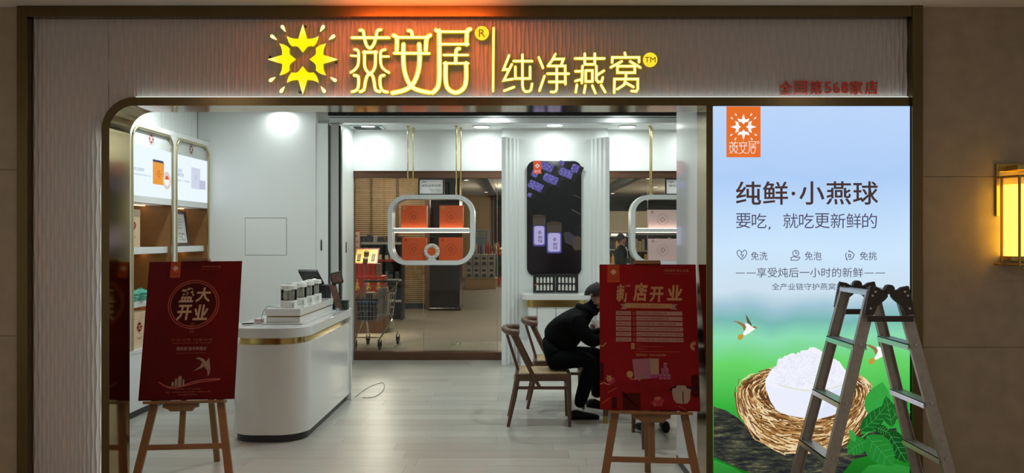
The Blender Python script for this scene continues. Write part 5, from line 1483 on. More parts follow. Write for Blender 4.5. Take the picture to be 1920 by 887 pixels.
# standing person far behind the right-hand glass, turned to the right
def standing(label, x, y, H=1.66):
    t = thing('person', label, 'person', (x, y, 0))
    k = H / 1.7; T = lambda a, s_, z: Vector((x + a * k, y + s_ * k, z * k))
    J = {'pelvis': (T(0, 0, 0.95), (0.13, 0.15)), 'waist': (T(0, 0, 1.1), (0.125, 0.15)), 'chest': (T(0.01, 0, 1.28), (0.135, 0.17)), 'upper': (T(0, 0, 1.4), (0.1, 0.15)), 'neck': (T(0.01, 0, 1.47), 0.055),
         'jaw': (T(0.03, 0, 1.52), 0.062), 'skull': (T(0.02, 0, 1.6), 0.09), 'crown': (T(0.01, 0, 1.64), 0.065), 'nose': (T(0.115, 0, 1.56), 0.012)}
    B = [('pelvis', 'waist', 1), ('waist', 'chest', 1), ('chest', 'upper', 1), ('upper', 'neck', 0), ('neck', 'jaw', 0), ('jaw', 'skull', 0), ('skull', 'crown', 0), ('skull', 'nose', 0)]
    for s_, nm in ((-1, 'n'), (1, 'f')):
        J[nm + 'sh'] = (T(0, s_ * 0.19, 1.39), 0.065); J[nm + 'el'] = (T(-0.02, s_ * 0.25, 1.12), 0.05); J[nm + 'wr'] = (T(0.12, s_ * 0.2, 0.93), 0.033)
        B += [('upper', nm + 'sh', 1), (nm + 'sh', nm + 'el', 1), (nm + 'el', nm + 'wr', 1)]
        add_hand(J, B, nm, nm + 'wr', (0.6, 0, -0.8), (0.8, 0, 0.5), (0.2, -s_ * 0.6, -0.3), 0)
        J[nm + 'hip'] = (T(0, s_ * 0.095, 0.88), 0.09); J[nm + 'kn'] = (T(0.02, s_ * 0.1, 0.48), 0.062); J[nm + 'an'] = (T(-0.02, s_ * 0.1, 0.09), 0.045)
        B += [('pelvis', nm + 'hip', 2), (nm + 'hip', nm + 'kn', 2), (nm + 'kn', nm + 'an', 2)]
    body_mesh('body', J, B, 'pelvis', ['skin', 'jacket_black', 'trousers_black'], t)
    q = T(0.0, 0, 1.6)
    MB().loft([[q + Vector((0.10 * math.cos(a) * math.cos(b_) - 0.012, 0.095 * math.cos(a) * math.sin(b_), 0.108 * math.sin(a) - 0.05 * max(0, -math.cos(b_)) * math.cos(a))) for b_ in [2 * PI * i / 20 for i in range(20)]] for a in [PI / 2 * i / 5 for i in range(6)]]).build('hair', 'hair_dark', t, smooth=True)
    MB().prism([T(0.085, -0.06, 1.43), T(0.125, 0.0, 1.2), T(0.085, 0.06, 1.43)], (0.03, 0, 0)).build('shirt_front', 'shirt_white', t)
    for s_ in (-1, 1): shoe(t, (x - 0.09, y + s_ * 0.1 * k, 0.0), 0.0, 0.26)
standing('person in a black suit standing behind the right-hand rear glass', X(1164, 15.5), 15.5, 1.655)

# ================================================================== EASELS AND POSTERS
mat('easel_wood', (0.26, 0.125, 0.045, 1), 0.45, var=0.3, vscale=8, stretch=(1, 1, 0.2))
mat('poster_red_dark', (0.085, 0.004, 0.006, 1), 0.6, var=0.12, vscale=2, spec=0.12); mat('poster_red', (0.20, 0.006, 0.010, 1), 0.6, var=0.1, vscale=2, spec=0.12)
mat('p_orange', (0.42, 0.075, 0.025, 1), 0.6, var=0.05, spec=0.12); mat('p_cream', (0.48, 0.38, 0.28, 1), 0.6, var=0.08, spec=0.12); mat('p_white', (0.70, 0.60, 0.55, 1), 0.6, var=0.05, spec=0.12); mat('p_rose', (0.40, 0.12, 0.10, 1), 0.6, var=0.1, spec=0.12)
mat('p_dim', (0.24, 0.08, 0.06, 1), 0.6, var=0.1, spec=0.12); mat('p_crimson', (0.20, 0.006, 0.014, 1), 0.6, var=0.1, spec=0.12); mat('p_deep', (0.04, 0.002, 0.003, 1), 0.6, var=0.1, spec=0.12); mat('p_lilac', (0.30, 0.15, 0.20, 1), 0.6, var=0.08, spec=0.12); mat('p_lilac2', (0.36, 0.25, 0.22, 1), 0.6, var=0.05, spec=0.12)
mat('p_violet', (0.30, 0.07, 0.20, 1), 0.6, var=0.1, spec=0.12); mat('p_steel', (0.34, 0.29, 0.26, 1), 0.6, var=0.12, vscale=12, spec=0.12); mat('p_black', (0.015, 0.008, 0.01, 1), 0.6, var=0.1, spec=0.12); mat('p_pink', (0.32, 0.035, 0.07, 1), 0.6, var=0.15, spec=0.12); mat('p_gold', (0.42, 0.28, 0.14, 1), 0.6, var=0.12, spec=0.12); mat('p_red2', (0.17, 0.006, 0.008, 1), 0.6, var=0.12, spec=0.12)
mat('p_grey', (0.28, 0.23, 0.20, 1), 0.6, var=0.1, spec=0.12)
def frame_of(O, yaw, tilt, roll):
    u = Vector((math.cos(yaw), math.sin(yaw), 0)); aw = Vector((-math.sin(yaw), math.cos(yaw), 0))
    v = Vector((0, 0, 1)) * math.cos(tilt) + aw * math.sin(tilt)
    u2 = u * math.cos(roll) + v * math.sin(roll); v2 = v * math.cos(roll) - u * math.sin(roll)
    return Vector(O), u2, v2, u2.cross(v2)
def easel(fr_, label, mast_off):
    O, u, v, n_ = fr_                                   # n_ points towards the viewer
    P = lambda a, b_, d: O + u * a + v * b_ + n_ * d
    t = thing('easel', label, 'easel', (O.x, O.y, 0))
    for s_ in (-1, 1):
        top = P(s_ * 0.05, 0.90, -0.03); dirv = (P(s_ * 0.205, 0.0, -0.03) - top).normalized()
        foot = top + dirv * (top.z / -dirv.z)
        MB().bar(top, foot + dirv * -0.002, 0.048, 0.022, u).build('leg', 'easel_wood', t, bevel=0.002)
    MB().bar(P(-0.245, -0.29, -0.03), P(0.245, -0.29, -0.03), 0.034, 0.02, v).build('crossbar', 'easel_wood', t, bevel=0.002)
    MB().bar(P(mast_off, 0.90, -0.028), P(mast_off, -0.29, -0.045), 0.036, 0.018, u).build('mast', 'easel_wood', t, bevel=0.002)
    MB().prism([P(a, b_, 0.055) for a, b_ in ((-0.25, -0.004), (0.25, -0.004), (0.25, -0.022), (-0.25, -0.022))], n_ * -0.075).build('ledge', 'easel_wood', t, bevel=0.002)
    MB().prism([P(a + mast_off, b_, -0.012) for a, b_ in ((-0.11, -0.022), (0.11, -0.022), (0.11, -0.045), (0.085, -0.05), (0.07, -0.07), (-0.06, -0.07), (-0.08, -0.055), (-0.11, -0.045))], n_ * 0.03).build('ledge_bracket', 'easel_wood', t, bevel=0.002)
    MB().prism([P(a, b_, 0.012) for a, b_ in ((-0.085, 0.902), (0.085, 0.902), (0.08, 0.925), (-0.08, 0.925))], n_ * -0.06).build('top_clamp', 'easel_wood', t, bevel=0.003)
    top = P(0.0, 0.86, -0.055); foot = Vector((top.x - n_.x * 0.42 + 0.02, top.y + 0.34, 0.0))
    MB().bar(top, foot, 0.04, 0.02, u).build('rear_leg', 'easel_wood', t, bevel=0.002)
def poster(fr_, label, m):
    O, u, v, n_ = fr_
    t = thing('poster_board', label, 'poster', O)
    fn = lambda x, y, d: O + u * (x - 0.3) + v * (0.9 - y) + n_ * d         # sheet in metres, origin top left
    MB().prism([fn(x, y, 0.0) for x, y in ((0, 0), (0.6, 0), (0.6, 0.9), (0, 0.9))], n_ * -0.008).build('board', m, t)
    return Sheet(fn, t)
def top_brand(s, x0, x1, y1):
    tg = s.poly('brand_tag', [(x0, 0.001), (x1, 0.001), (x1, y1), (x0, y1)], 'p_orange')
    d0 = s.d; s.lift(); s.polys('emblem', petals((x0 + x1) / 2, y1 * 0.42, 0.022) + [ell((x0 + x1) / 2, y1 * 0.42, 0.006, 0.006, 8)], 'p_white', tg)
    mini_brand(s, x0 + 0.010, y1 * 0.70, x1 - 0.010, y1 * 0.88, 'p_dim', tg); s.d = d0
FL = frame_of((-2.1314, 5.0361, 0.5554), 0.056, 0.2184, 0.0098)
easel(FL, 'brown wooden easel carrying the left red poster', -0.03)
s = poster(FL, 'dark red grand opening poster with a double ring, on the left easel', 'poster_red_dark')
K = 0.6 / 560.0                                     # tracing units of the zoomed poster
q = lambda x, y: ((x - 66) * K * 0.0 + (x - 70 + (y - 40) * 0.078) * K, (y - 36) * K * 1.0)
top_brand(s, 0.14, 0.205, 0.107)
s.text('lettering', '15年坚守 安心之选', 0.34, 0.028, 0.465, 0.042, 'p_rose'); s.text('lettering', '燕 窝 品 质 守 护', 0.34, 0.050, 0.465, 0.057, 'p_dim')
cx, cy = 0.305, 0.285
s.strokes('ring', [ell(cx, cy, 0.162, 0.158, 48) + [(cx + 0.162, cy)], ell(cx, cy, 0.148, 0.144, 48) + [(cx + 0.148, cy)]], 0.0045, 'p_rose')
s.poly('disc', ell(cx, cy, 0.145, 0.141, 48), 'p_deep'); s.lift()
s.chars('headline', '盛大', 0.205, 0.175, 0.415, 0.272, 'p_cream', bold=0.03, shear=0.12); s.chars('headline', '开业', 0.195, 0.288, 0.405, 0.390, 'p_cream', bold=0.03, shear=0.12)
s.text('lettering', '品质燕窝\n盛大启幕', 0.29, 0.405, 0.318, 0.475, 'p_dim')
s.text('lettering', '开/业/大/典  闪/耀/全/城', 0.18, 0.508, 0.442, 0.526, 'p_dim')
s.text('lettering', '燕窝 鲜炖 滋补 礼盒 全场优惠', 0.19, 0.534, 0.43, 0.541, 'p_rose')
s.text('lettering', '燕安居·振华商厦店', 0.215, 0.562, 0.405, 0.586, 'p_grey', bold=0.015)
s.strokes('rule', [[(0.215, 0.603), (0.405, 0.603)]], 0.003, 'p_dim')
s.poly('swallow_print', [(0.338, 0.640), (0.36, 0.630), (0.39, 0.640), (0.408, 0.660), (0.43, 0.632), (0.43, 0.66), (0.438, 0.70), (0.436, 0.735), (0.425, 0.755), (0.42, 0.72), (0.40, 0.690), (0.37, 0.705), (0.33, 0.72), (0.37, 0.690), (0.385, 0.665), (0.365, 0.645)], 'p_grey')
s.polys('city_print', [[(0.20, 0.81), (0.20, 0.785), (0.215, 0.785), (0.215, 0.81)], [(0.22, 0.81), (0.22, 0.765), (0.235, 0.765), (0.235, 0.81)], [(0.24, 0.81), (0.24, 0.755), (0.252, 0.745), (0.262, 0.755), (0.262, 0.81)], [(0.268, 0.81), (0.268, 0.77), (0.28, 0.77), (0.28, 0.81)]], 'p_grey')
s.strokes('ribbon_print', [smooth_path([(0.12, 0.785), (0.18, 0.815), (0.26, 0.81), (0.34, 0.785), (0.42, 0.772), (0.505, 0.770)], 5), smooth_path([(0.14, 0.80), (0.20, 0.825), (0.28, 0.812), (0.37, 0.790), (0.50, 0.775)], 5)], 0.006, 'p_rose')
s.text('lettering', '尊享热线：0535-6231988', 0.225, 0.827, 0.385, 0.836, 'p_rose'); s.text('lettering', '地址：芝罘区南大街振华商厦负一楼超市入口处', 0.165, 0.845, 0.45, 0.854, 'p_rose'); s.text('lettering', '燕安居振华商厦专柜', 0.245, 0.862, 0.365, 0.871, 'p_rose')
FR = frame_of((0.7857, 4.7723, 0.5458), -0.099, 0.2226, 0.003)
easel(FR, 'brown wooden easel carrying the right red poster', 0.012)
s = poster(FR, 'bright red new shop opening poster with price rows, on the right easel', 'poster_red')
def r1(x, y): return ((x - 22) / 1076.0 * 0.6, (y - 36) / 5.915 / 303.0)      # zoomed tracing (upper part)
def r2(x, y): return ((x - 28) / 1112.0 * 0.6, (y + 828.0 - 36) / 5.915 / 303.0)
def R1(x0, y0, x1, y1): return r1(x0, y0) + r1(x1, y1)
s.polys('backdrop_disc', [ell(*r1(390, 350), 0.08, 0.09)], 'p_crimson')
s.polys('backdrop_disc', [ell(*r1(690, 400), 0.06, 0.05)], 'p_crimson')
top_brand(s, r1(112, 0)[0], r1(247, 0)[0], r1(0, 242)[1])
s.text('lettering', '15年坚守 安心之选', *R1(742, 92, 1018, 120), 'p_gold'); s.text('lettering', '燕窝品质守护', *R1(742, 135, 1018, 148), 'p_dim'); s.lift()
s.text('headline', '新', *R1(205, 262, 372, 465), 'p_gold', bold=0.035, shear=0.1); s.text('headline', '店', *R1(395, 245, 560, 460), 'p_gold', bold=0.035, shear=0.1)
s.text('headline', '开', *R1(575, 290, 735, 465), 'p_gold', bold=0.035, shear=0.1); s.text('headline', '业', *R1(770, 270, 945, 445), 'p_gold', bold=0.035, shear=0.1)
s.polys('banner_tail', [[r1(248, 487), r1(320, 487), r1(320, 545), r1(255, 545), r1(280, 515)], [r1(885, 487), r1(815, 487), r1(815, 545), r1(885, 547), r1(855, 518)]], 'p_grey')
s.lift(); bn = s.poly('banner', [r1(305, 475), r1(825, 482), r1(825, 535), r1(305, 532)], 'p_gold'); s.lift(); s.text('lettering', '开业大吉·健康有礼', *R1(425, 494, 720, 520), 'p_dim', bn)
amt = ['零售2000元', '储值3000元', '零售5000元', '储值5000元', '储值8000元', '储值10000元']
gif = ['520元燕窝＋精致餐具1套', '1200元燕窝＋精致瓷器餐具1套', '2200元燕窝礼盒＋德国进口炖锅1套', '3680元燕窝＋680元鲜炖瓶装燕窝1套', '5680元燕窝礼盒＋880元进口压力锅1套', '10000元燕窝礼盒＋880元德国进口压力锅1套']
for k in range(6):
    y0 = 566 + k * 58.3 + (0 if k < 5 else 2)
    rw = s.poly('price_row', [r1(203, y0), r1(370, y0 + 1), r1(370, y0 + 46), r1(203, y0 + 46)], 'p_lilac2')
    s.poly('gift_row', [r1(428, y0), r1(934 + k, y0 + 3), r1(934 + k, y0 + 48), r1(428, y0 + 46)], 'p_lilac2', rw)
    d0 = s.d; s.lift()
    s.text('lettering', amt[k], *R1(222, y0 + 14, 352, y0 + 33), 'poster_red', rw); s.text('lettering', '送', *R1(382, y0 + 4, 418, y0 + 44), 'p_rose', rw)
    s.text('lettering', gif[k], *R1(440, y0 + 14, [765, 780, 860, 910, 925, 928][k], y0 + 36), 'poster_red', rw)
    s.d = d0
nb = s.poly('note_badge', [r2(386, 95), r2(424, 95), r2(424, 160), r2(386, 160)], 'p_gold'); s.lift(); s.text('lettering', '附\n注', *(r2(394, 102) + r2(416, 152)), 'poster_red', nb)
for k, (y, x1_, tx) in enumerate(((98, 490, '活动说明'), (124, 748, '以上活动最终解释权归本店所有详询店内工作人员'), (150, 530, '活动期间限购'), (178, 940, '以上产品数量有限送完即止活动最终解释权归商家所有如有变动请以店内公告为准'))):
    s.text('lettering', tx, *(r2(440, y) + r2(x1_, y + 14)), 'p_rose')
s.text('lettering', '尊享热线：0535-6231988', *(r2(440, 208) + r2(772, 236)), 'p_gold')
# printed still life
s.lift()
s.polys('podium_print', [[r2(250, 500), r2(330, 470), r2(600, 450), r2(860, 465), r2(1000, 490), r2(1000, 620), r2(250, 640)]], 'p_red2'); s.lift()
s.polys('podium_top_print', [[r2(*p) for p in ell(620, 490, 330, 60, 30)]], 'p_crimson')
s.polys('podium_print', [[r2(30, 560), r2(285, 560), r2(285, 815), r2(30, 815)]], 'p_red2'); s.poly('podium_dark', [r2(250, 640), r2(480, 640), r2(480, 815), r2(285, 815), r2(285, 620)], 'p_deep'); s.lift()
for P_ in (rrect(160, 680, 218, 812, 28, 5), rrect(30, 310, 72, 515, 20, 5), rrect(1048, 430, 1138, 670, 40, 5)): s.poly('arch_print', [r2(*p) for p in P_], 'p_deep')
s.polys('podium_top_print', [[r2(*p) for p in ell(880, 745, 255, 62, 30)]], 'p_crimson'); s.lift()
s.poly('gift_carton', [r2(395, 270), r2(595, 260), r2(602, 478), r2(420, 492)], 'p_lilac'); s.poly('gift_carton_side', [r2(595, 260), r2(695, 262), r2(692, 432), r2(602, 436)], 'p_lilac2'); s.poly('gift_carton_base', [r2(602, 438), r2(690, 434), r2(684, 470), r2(604, 478)], 'p_violet')
s.poly('round_tin_print', [r2(*p) for p in ell(367, 436, 36, 38)], 'p_gold')
for i, (jx, jy) in enumerate(((712, 428), (757, 428), (802, 428), (738, 366), (782, 366), (765, 306))):
    j = s.poly('jar_print', [r2(jx - 20, jy), r2(jx + 20, jy), r2(jx + 18, jy + 56), r2(jx - 18, jy + 56)], 'p_lilac'); d0 = s.d; s.lift(); s.poly('jar_label', [r2(jx - 19, jy + 18), r2(jx + 19, jy + 18), r2(jx + 18, jy + 44), r2(jx - 18, jy + 44)], 'p_violet', j); s.d = d0
for P_ in ([r2(105, 490), r2(185, 465), r2(210, 515), r2(135, 560)], [r2(590, 738), r2(660, 690), r2(748, 700), r2(718, 775), r2(640, 775)], [r2(1062, 80), r2(1090, 60), r2(1118, 60), r2(1118, 115), r2(1065, 110)]): s.poly('gift_parcel', P_, 'p_pink')
s.lift()
s.polys('bow_print', [[r2(632, 700), r2(640, 680), r2(690, 668), r2(720, 690), r2(690, 705), r2(660, 712)], [r2(625, 740), r2(650, 735), r2(650, 778), r2(632, 776)]], 'p_rose')
s.polys('flower_print', [[r2(*p) for p in ell(132 + 22 * math.cos(a), 483 + 22 * math.sin(a), 15, 10, 10, rot=a)] for a in [2 * PI * k / 6 for k in range(6)]] + [[r2(*p) for p in ell(1090 + 26 * math.cos(a), 122 + 30 * math.sin(a), 20, 12, 10, rot=a)] for a in [PI / 2 + 2 * PI * k / 9 for k in range(6)]], 'p_gold')
for P_ in ([r2(30, 120), r2(62, 132), r2(100, 96)], [r2(32, 545), r2(70, 530), r2(130, 552)], [r2(370, 480), r2(400, 490), r2(440, 478), r2(480, 498)]): s.strokes('ribbon_print', [P_], 0.005, 'p_gold')
for P_ in ([r2(120, 635), r2(215, 585)], [r2(60, 750), r2(145, 690)], [r2(905, 765), r2(990, 815)]): s.strokes('gold_flake', [P_], 0.005, 'p_orange')
pt_ = s.poly('pot_print', [r2(830, 590), r2(1040, 590), r2(1030, 700), r2(1000, 738), r2(940, 745), r2(880, 735), r2(848, 700)], 'p_steel'); s.lift()
s.polys('pot_rim', [[r2(820, 580), r2(1048, 580), r2(1045, 604), r2(826, 604)], [r2(875, 560), r2(900, 548), r2(980, 548), r2(1000, 562), r2(1000, 582), r2(875, 582)]], 'p_steel', pt_); s.lift()
for P_ in ([r2(795, 590), r2(835, 575), r2(840, 605), r2(815, 606)], [r2(990, 555), r2(1080, 568), r2(1140, 560), r2(1140, 588), r2(1040, 590), r2(1000, 575)], [r2(825, 572), r2(885, 555), r2(880, 575), r2(830, 585)], [r2(950, 610), r2(960, 610), r2(960, 740), r2(950, 740)]): s.poly('pot_handle', P_, 'p_black', pt_)

# ================================================================== SUPERMARKET BEHIND THE GLASS
mat('mk_red', (0.32, 0.022, 0.014, 1), 0.45, var=0.15); mat('mk_gold', (0.62, 0.40, 0.08, 1), 0.35, var=0.25, vscale=12); mat('mk_navy', (0.02, 0.03, 0.10, 1), 0.5, var=0.2); mat('mk_grey', (0.42, 0.40, 0.37, 1), 0.5, var=0.1)
mat('mk_pink', (0.66, 0.46, 0.42, 1), 0.5, var=0.05); mat('mk_brown', (0.16, 0.08, 0.04, 1), 0.5, var=0.2); mat('mk_cream', (0.62, 0.52, 0.36, 1), 0.5, var=0.1); mat('mk_green', (0.08, 0.16, 0.06, 1), 0.5, var=0.2); mat('mk_blue', (0.05, 0.16, 0.42, 1), 0.5, var=0.1)
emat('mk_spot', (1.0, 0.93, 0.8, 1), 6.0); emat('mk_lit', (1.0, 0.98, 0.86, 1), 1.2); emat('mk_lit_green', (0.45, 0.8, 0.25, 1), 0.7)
# enclosing walls
struct(MB().box(-9, 14, 41.5, 42, 0, 3.3), 'wall_supermarket_back', 'market_wall', 'far wall of the supermarket')
struct(MB().box(-9, -8.6, 10.4, 42, 0, 3.3), 'wall_supermarket_left', 'market_wall', 'left wall of the supermarket')
struct(MB().box(13.6, 14, 10.4, 42, 0, 3.3), 'wall_supermarket_right', 'market_wall', 'right wall of the supermarket')
struct(MB().box(-9, -2.16, 10.2, 10.35, 0, 3.3), 'wall_glass_left', 'market_wall', 'wall left of the rear glass')
YB2 = 17.5
x0, x1 = -5.2, X(800, YB2)
wb = struct(MB().box(x0, x1, YB2 + 0.03, YB2 + 0.2, 0, 3.2), 'wall_bamboo', 'bamboo_back', 'wall of thin horizontal bamboo slats in the supermarket')
sl = MB()
random.seed(4)
k = 0
while 0.12 + k * 0.045 < 3.18:
    z = 0.12 + k * 0.045; sl.box(x0, x1, YB2 + random.uniform(0, 0.008), YB2 + 0.031, z, z + 0.032); k += 1
tag(sl.build('slats', 'bamboo', wb), kind='stuff')
MB().box(x0, x1 + 0.01, YB2 - 0.02, YB2 + 0.03, 0, 0.12).build('skirting', 'black_shelf', wb)
for px in (696, 745):
    MB().box(X(px, YB2) - 0.03, X(px, YB2) + 0.03, YB2 - 0.012, YB2 + 0.03, 0.1, 3.2).build('batten', 'bamboo_back', wb)
t = thing('wrapped_column', 'square column wrapped in glossy black sheeting', 'column', (X(834, 17.3), 17.3, 0))
mat('black_wrap', (0.012, 0.012, 0.013, 1), 0.18, var=0.2, bump=0.5, bscale=5)
MB().box(X(805, 17), X(862, 17), 17.0, 17.8, 0.0, 3.2).build('column', 'black_wrap', t, bevel=0.03)
MB().box(X(803, 16.98), X(864, 16.98), 16.97, 17.83, 0.0, 0.07).build('base_sheet', 'black_wrap', t, bevel=0.02)
MB().box(X(797, 17.2), X(806, 17.2), 17.2, 17.35, 0, 3.2).build('corner_post', 'mk_brown', t)
# far zone: timber wall and doorway
t = struct(MB().box(X(862, 31), X(922, 31), 31, 31.2, 0, 3.2), 'wall_timber', 'wood_wall', 'timber-clad wall far behind the left glass')
for i in range(7):
    MB().box(X(862, 31), X(922, 31), 30.98, 31.0, 1.75 + i * 0.2, 1.945 + i * 0.2).build('plank', 'wood_wall', t)
MB().box(X(924, 30.5), X(927, 30.5), 30.4, 30.6, 0, 3.2).build('post', 'mk_brown', t)
d = struct(MB().box(X(884, 30.8), X(919, 30.8), 30.8, 30.95, 0, Z(429, 30.8)), 'door_1', 'mk_grey', 'grey doorway far behind the left glass')
MB().box(X(888, 30.79), X(914, 30.79), 30.78, 30.8, 0, Z(433, 30.8)).build('door_leaf', mat('door_blue', (0.20, 0.25, 0.29, 1), 0.4, var=0.1), d)
sd = Sheet(lambda px, py, dd: W(px, py, 30.77) + Vector((0, -dd, 0)), d)
sd.poly('door_sign', [(892, 436), (910, 436), (910, 444), (892, 444)], 'mk_grey'); sd.lift(); sd.text('lettering', '收银台', 893, 437.5, 909, 442.5, 'ink')
# dark ceiling tracks and spots
for x, lab in ((-0.86, 'dark ceiling track behind the left glass'), (2.82, 'dark ceiling track behind the right glass')):
    tag(MB().box(x - 0.09, x + 0.09, 15.0, 34, 2.98, 3.199).build('ceiling_track', 'black_metal', bevel=0.01), lab, 'ceiling track', 'dark supermarket ceiling tracks')
spots = [(-1.4, 17), (-0.6, 19.5), (-1.5, 22), (-0.55, 25), (-1.2, 28), (-0.4, 31), (2.2, 16.2), (3.1, 18.5), (2.4, 21), (3.5, 21.5), (2.9, 24.5), (4.3, 25), (3.4, 29), (4.9, 29.5), (5.5, 34), (4.0, 36), (-2.8, 14.5), (3.4, 14)]
for x, y in spots:
    t = thing('ceiling_spot', 'small round supermarket ceiling spotlight seen through the rear glass', 'ceiling light', (x, y, 3.17), 'supermarket ceiling spotlights')
    MB().lathe([(0.09, 3.199), (0.09, 3.175), (0.07, 3.172), (0.07, 3.199)], x, y, 0, 16).build('rim', 'market_ceiling', t)
    MB().lathe([(0, 3.199), (0.068, 3.199), (0.068, 3.176), (0, 3.172)], x, y, 0, 16).build('lens', 'mk_spot', t)
struct(MB().box(X(1130, 29), 13.6, 29, 29.3, Z(436, 29), Z(396, 29)), 'wall_soffit', mat('soffit_tan', (0.38, 0.33, 0.24, 1), 0.7, var=0.05), 'tan soffit above the far supermarket shelves')
struct(MB().box(X(1130, 29), 13.6, 29.25, 29.5, 0, Z(436, 29)), 'wall_shelves_back', 'market_wall', 'wall behind the far supermarket shelves')
for i, px in enumerate((1136, 1146, 1162)):
    w_ = (7, 13, 12)[i]
    tag(MB().box(X(px, 28.9), X(px + w_, 28.9), 28.9, 28.98, Z(447, 28.9), Z(438, 28.9)).build('lit_header', 'mk_lit_green' if i == 0 else 'mk_lit'), '%s small lit header sign above the far shelves' % ('greenish first', 'pale middle', 'pale last')[i], 'sign', 'lit headers above the far shelves')
# shelf bays right: goods
def bay(xa, xb, y, levels, label, dens, seed, zs=None):
    t = thing('shop_shelving', label, 'shelving', ((xa + xb) / 2, y, 0))
    MB().box(xa, xb, y + 0.30, y + 0.33, 0, levels[-1] + 0.34).build('back_board', 'mk_brown', t)
    for x in (xa, xb): MB().box(x - 0.02, x + 0.02, y, y + 0.3, 0, levels[-1] + 0.36).build('upright', 'black_shelf', t)
    for z in levels + [levels[-1] + 0.36]: MB().box(xa, xb, y, y + 0.3, z - 0.03, z).build('shelf', 'mk_grey', t)
    random.seed(seed)
    cols = ['mk_red', 'mk_brown', 'mk_cream', 'mk_grey', 'mk_navy', 'mk_green', 'mk_gold']
    for z in levels:
        if zs and not (zs[0] <= z <= zs[1]): continue
        x = xa + 0.05; m = random.choice(cols)
        while x < xb - 0.12:
            w_ = random.uniform(0.05, 0.09); h = random.uniform(0.17, 0.29)
            if random.random() < 0.35: m = random.choice(cols)
            b_ = MB()
            if seed % 2:
                b_.lathe([(0, 0), (w_ * 0.46, 0), (w_ * 0.46, h * 0.6), (w_ * 0.16, h * 0.76), (w_ * 0.16, h), (0, h)], x + w_ / 2, y + 0.1, z + 0.001, 10)
                tag(b_.build('bottle', m), 'bottle in the rows on the ' + label, 'bottle', 'bottles on the ' + label)
            else:
                b_.box(x, x + w_, y + 0.04, y + 0.2, z + 0.001, z + h)
                tag(b_.build('goods_box', m, bevel=0.003), 'upright goods box in the rows on the ' + label, 'box', 'goods on the ' + label)
            x += w_ + random.uniform(0.004, dens)
bay(X(1138, 21), X(1182, 21), 21.0, [0.1, 0.5, 0.88, 1.26], 'dark shelving behind the standing person', 0.03, 3, (0.5, 1.3))
bay(X(1186, 17), X(1296, 17), 17.0, [0.1, 0.52, 0.94, 1.30], 'long shelving behind the pink boxes', 0.012, 6, (0.9, 1.4))
# grey boxes with a portrait, on a timber plinth
t = thing('timber_plinth', 'low timber plinth under the grey portrait boxes', 'plinth', (X(898, 24), 24.2, 0))
MB().box(X(872, 24), X(930, 24), 24.0, 24.6, 0, 0.30).build('body', 'wood_wall', t, bevel=0.01)
MB().box(X(871, 24), X(931, 24), 23.98, 24.62, 0.301, 0.33).build('top', 'wood_wall', t, bevel=0.005)
for r_ in range(2):
    for k in range(4):
        xa = X(872.5 + k * 14.2, 24); zb = 0.331 + r_ * 0.365
        t = thing('portrait_box', 'grey carton printed with a dark portrait, %s of the %s row on the timber plinth' % (('first', 'second', 'third', 'fourth')[k], ('lower', 'upper')[r_]), 'box', (xa + 0.105, 24.2, zb), 'grey portrait cartons')
        MB().box(xa, xa + 0.21, 24.05, 24.35, zb, zb + 0.36).build('carton', 'mk_grey', t, bevel=0.004)
        s = Sheet(lambda px, py, dd, xa=xa, zb=zb: Vector((xa + px, 24.049 - dd, zb + 0.36 - py)), t)
        s.poly('portrait_print', ell(0.10, 0.16, 0.05, 0.065, 14), 'mk_cream'); s.lift(); s.poly('portrait_hair', ell(0.10, 0.125, 0.06, 0.045, 14), 'ink'); s.poly('portrait_body', [(0.03, 0.33), (0.06, 0.24), (0.14, 0.22), (0.18, 0.33)], 'ink')
random.seed(8)
for k in range(12):
    px = 884 + k * 4.6
    m = random.choice(['mk_cream', 'mk_brown', 'mk_green', 'mk_red', 'ink', 'mk_grey'])
    h = random.uniform(0.3, 0.5)
    tag(MB().lathe([(0, 0), (0.032, 0), (0.032, h * 0.62), (0.012, h * 0.8), (0.012, h), (0, h)], X(px, 25), 25.0, 1.05, 10).build('wine_bottle', m, smooth=True), 'bottle standing on the stand behind the grey portrait cartons', 'bottle', 'bottles behind the portrait cartons')
t = thing('bottle_stand', 'dark stand carrying bottles behind the grey portrait cartons', 'stand', (X(908, 25), 25.1, 0))
MB().box(X(874, 25), X(944, 25), 24.9, 25.3, 1.02, 1.05).build('top', 'mk_brown', t)
for px in (876, 942):
    MB().box(X(px, 25) - 0.02, X(px, 25) + 0.02, 24.95, 25.25, 0, 1.02).build('leg', 'mk_brown', t)
MB().box(X(874, 25), X(944, 25), 24.885, 24.899, 1.0, 1.05).build('red_edge', 'mk_red', t)
t = thing('flower_display', 'small yellow and red flower display far behind the left glass', 'flowers', (X(932, 25.6), 25.6, 1.05))
MB().lathe([(0, 0), (0.1, 0), (0.13, 0.28), (0, 0.28)], X(932, 25.6), 25.6, 0.0, 12).build('pot', 'mk_red', t)
MB().lathe([(0.03, 0.28), (0.03, 1.2), (0, 1.2)], X(932, 25.6), 25.6, 0.0, 8).build('stem', 'mk_green', t)
for k in range(14):
    q = Vector((X(932, 25.6) + random.uniform(-0.2, 0.2), 25.6 + random.uniform(-0.1, 0.1), 1.15 + random.uniform(-0.15, 0.2)))
    MB().lathe([(0, -0.04), (0.06, -0.01), (0.06, 0.02), (0, 0.04)], q.x, q.y, q.z, 8).build('bloom', random.choice(['mk_gold', 'mk_lit', 'mk_green']), t)
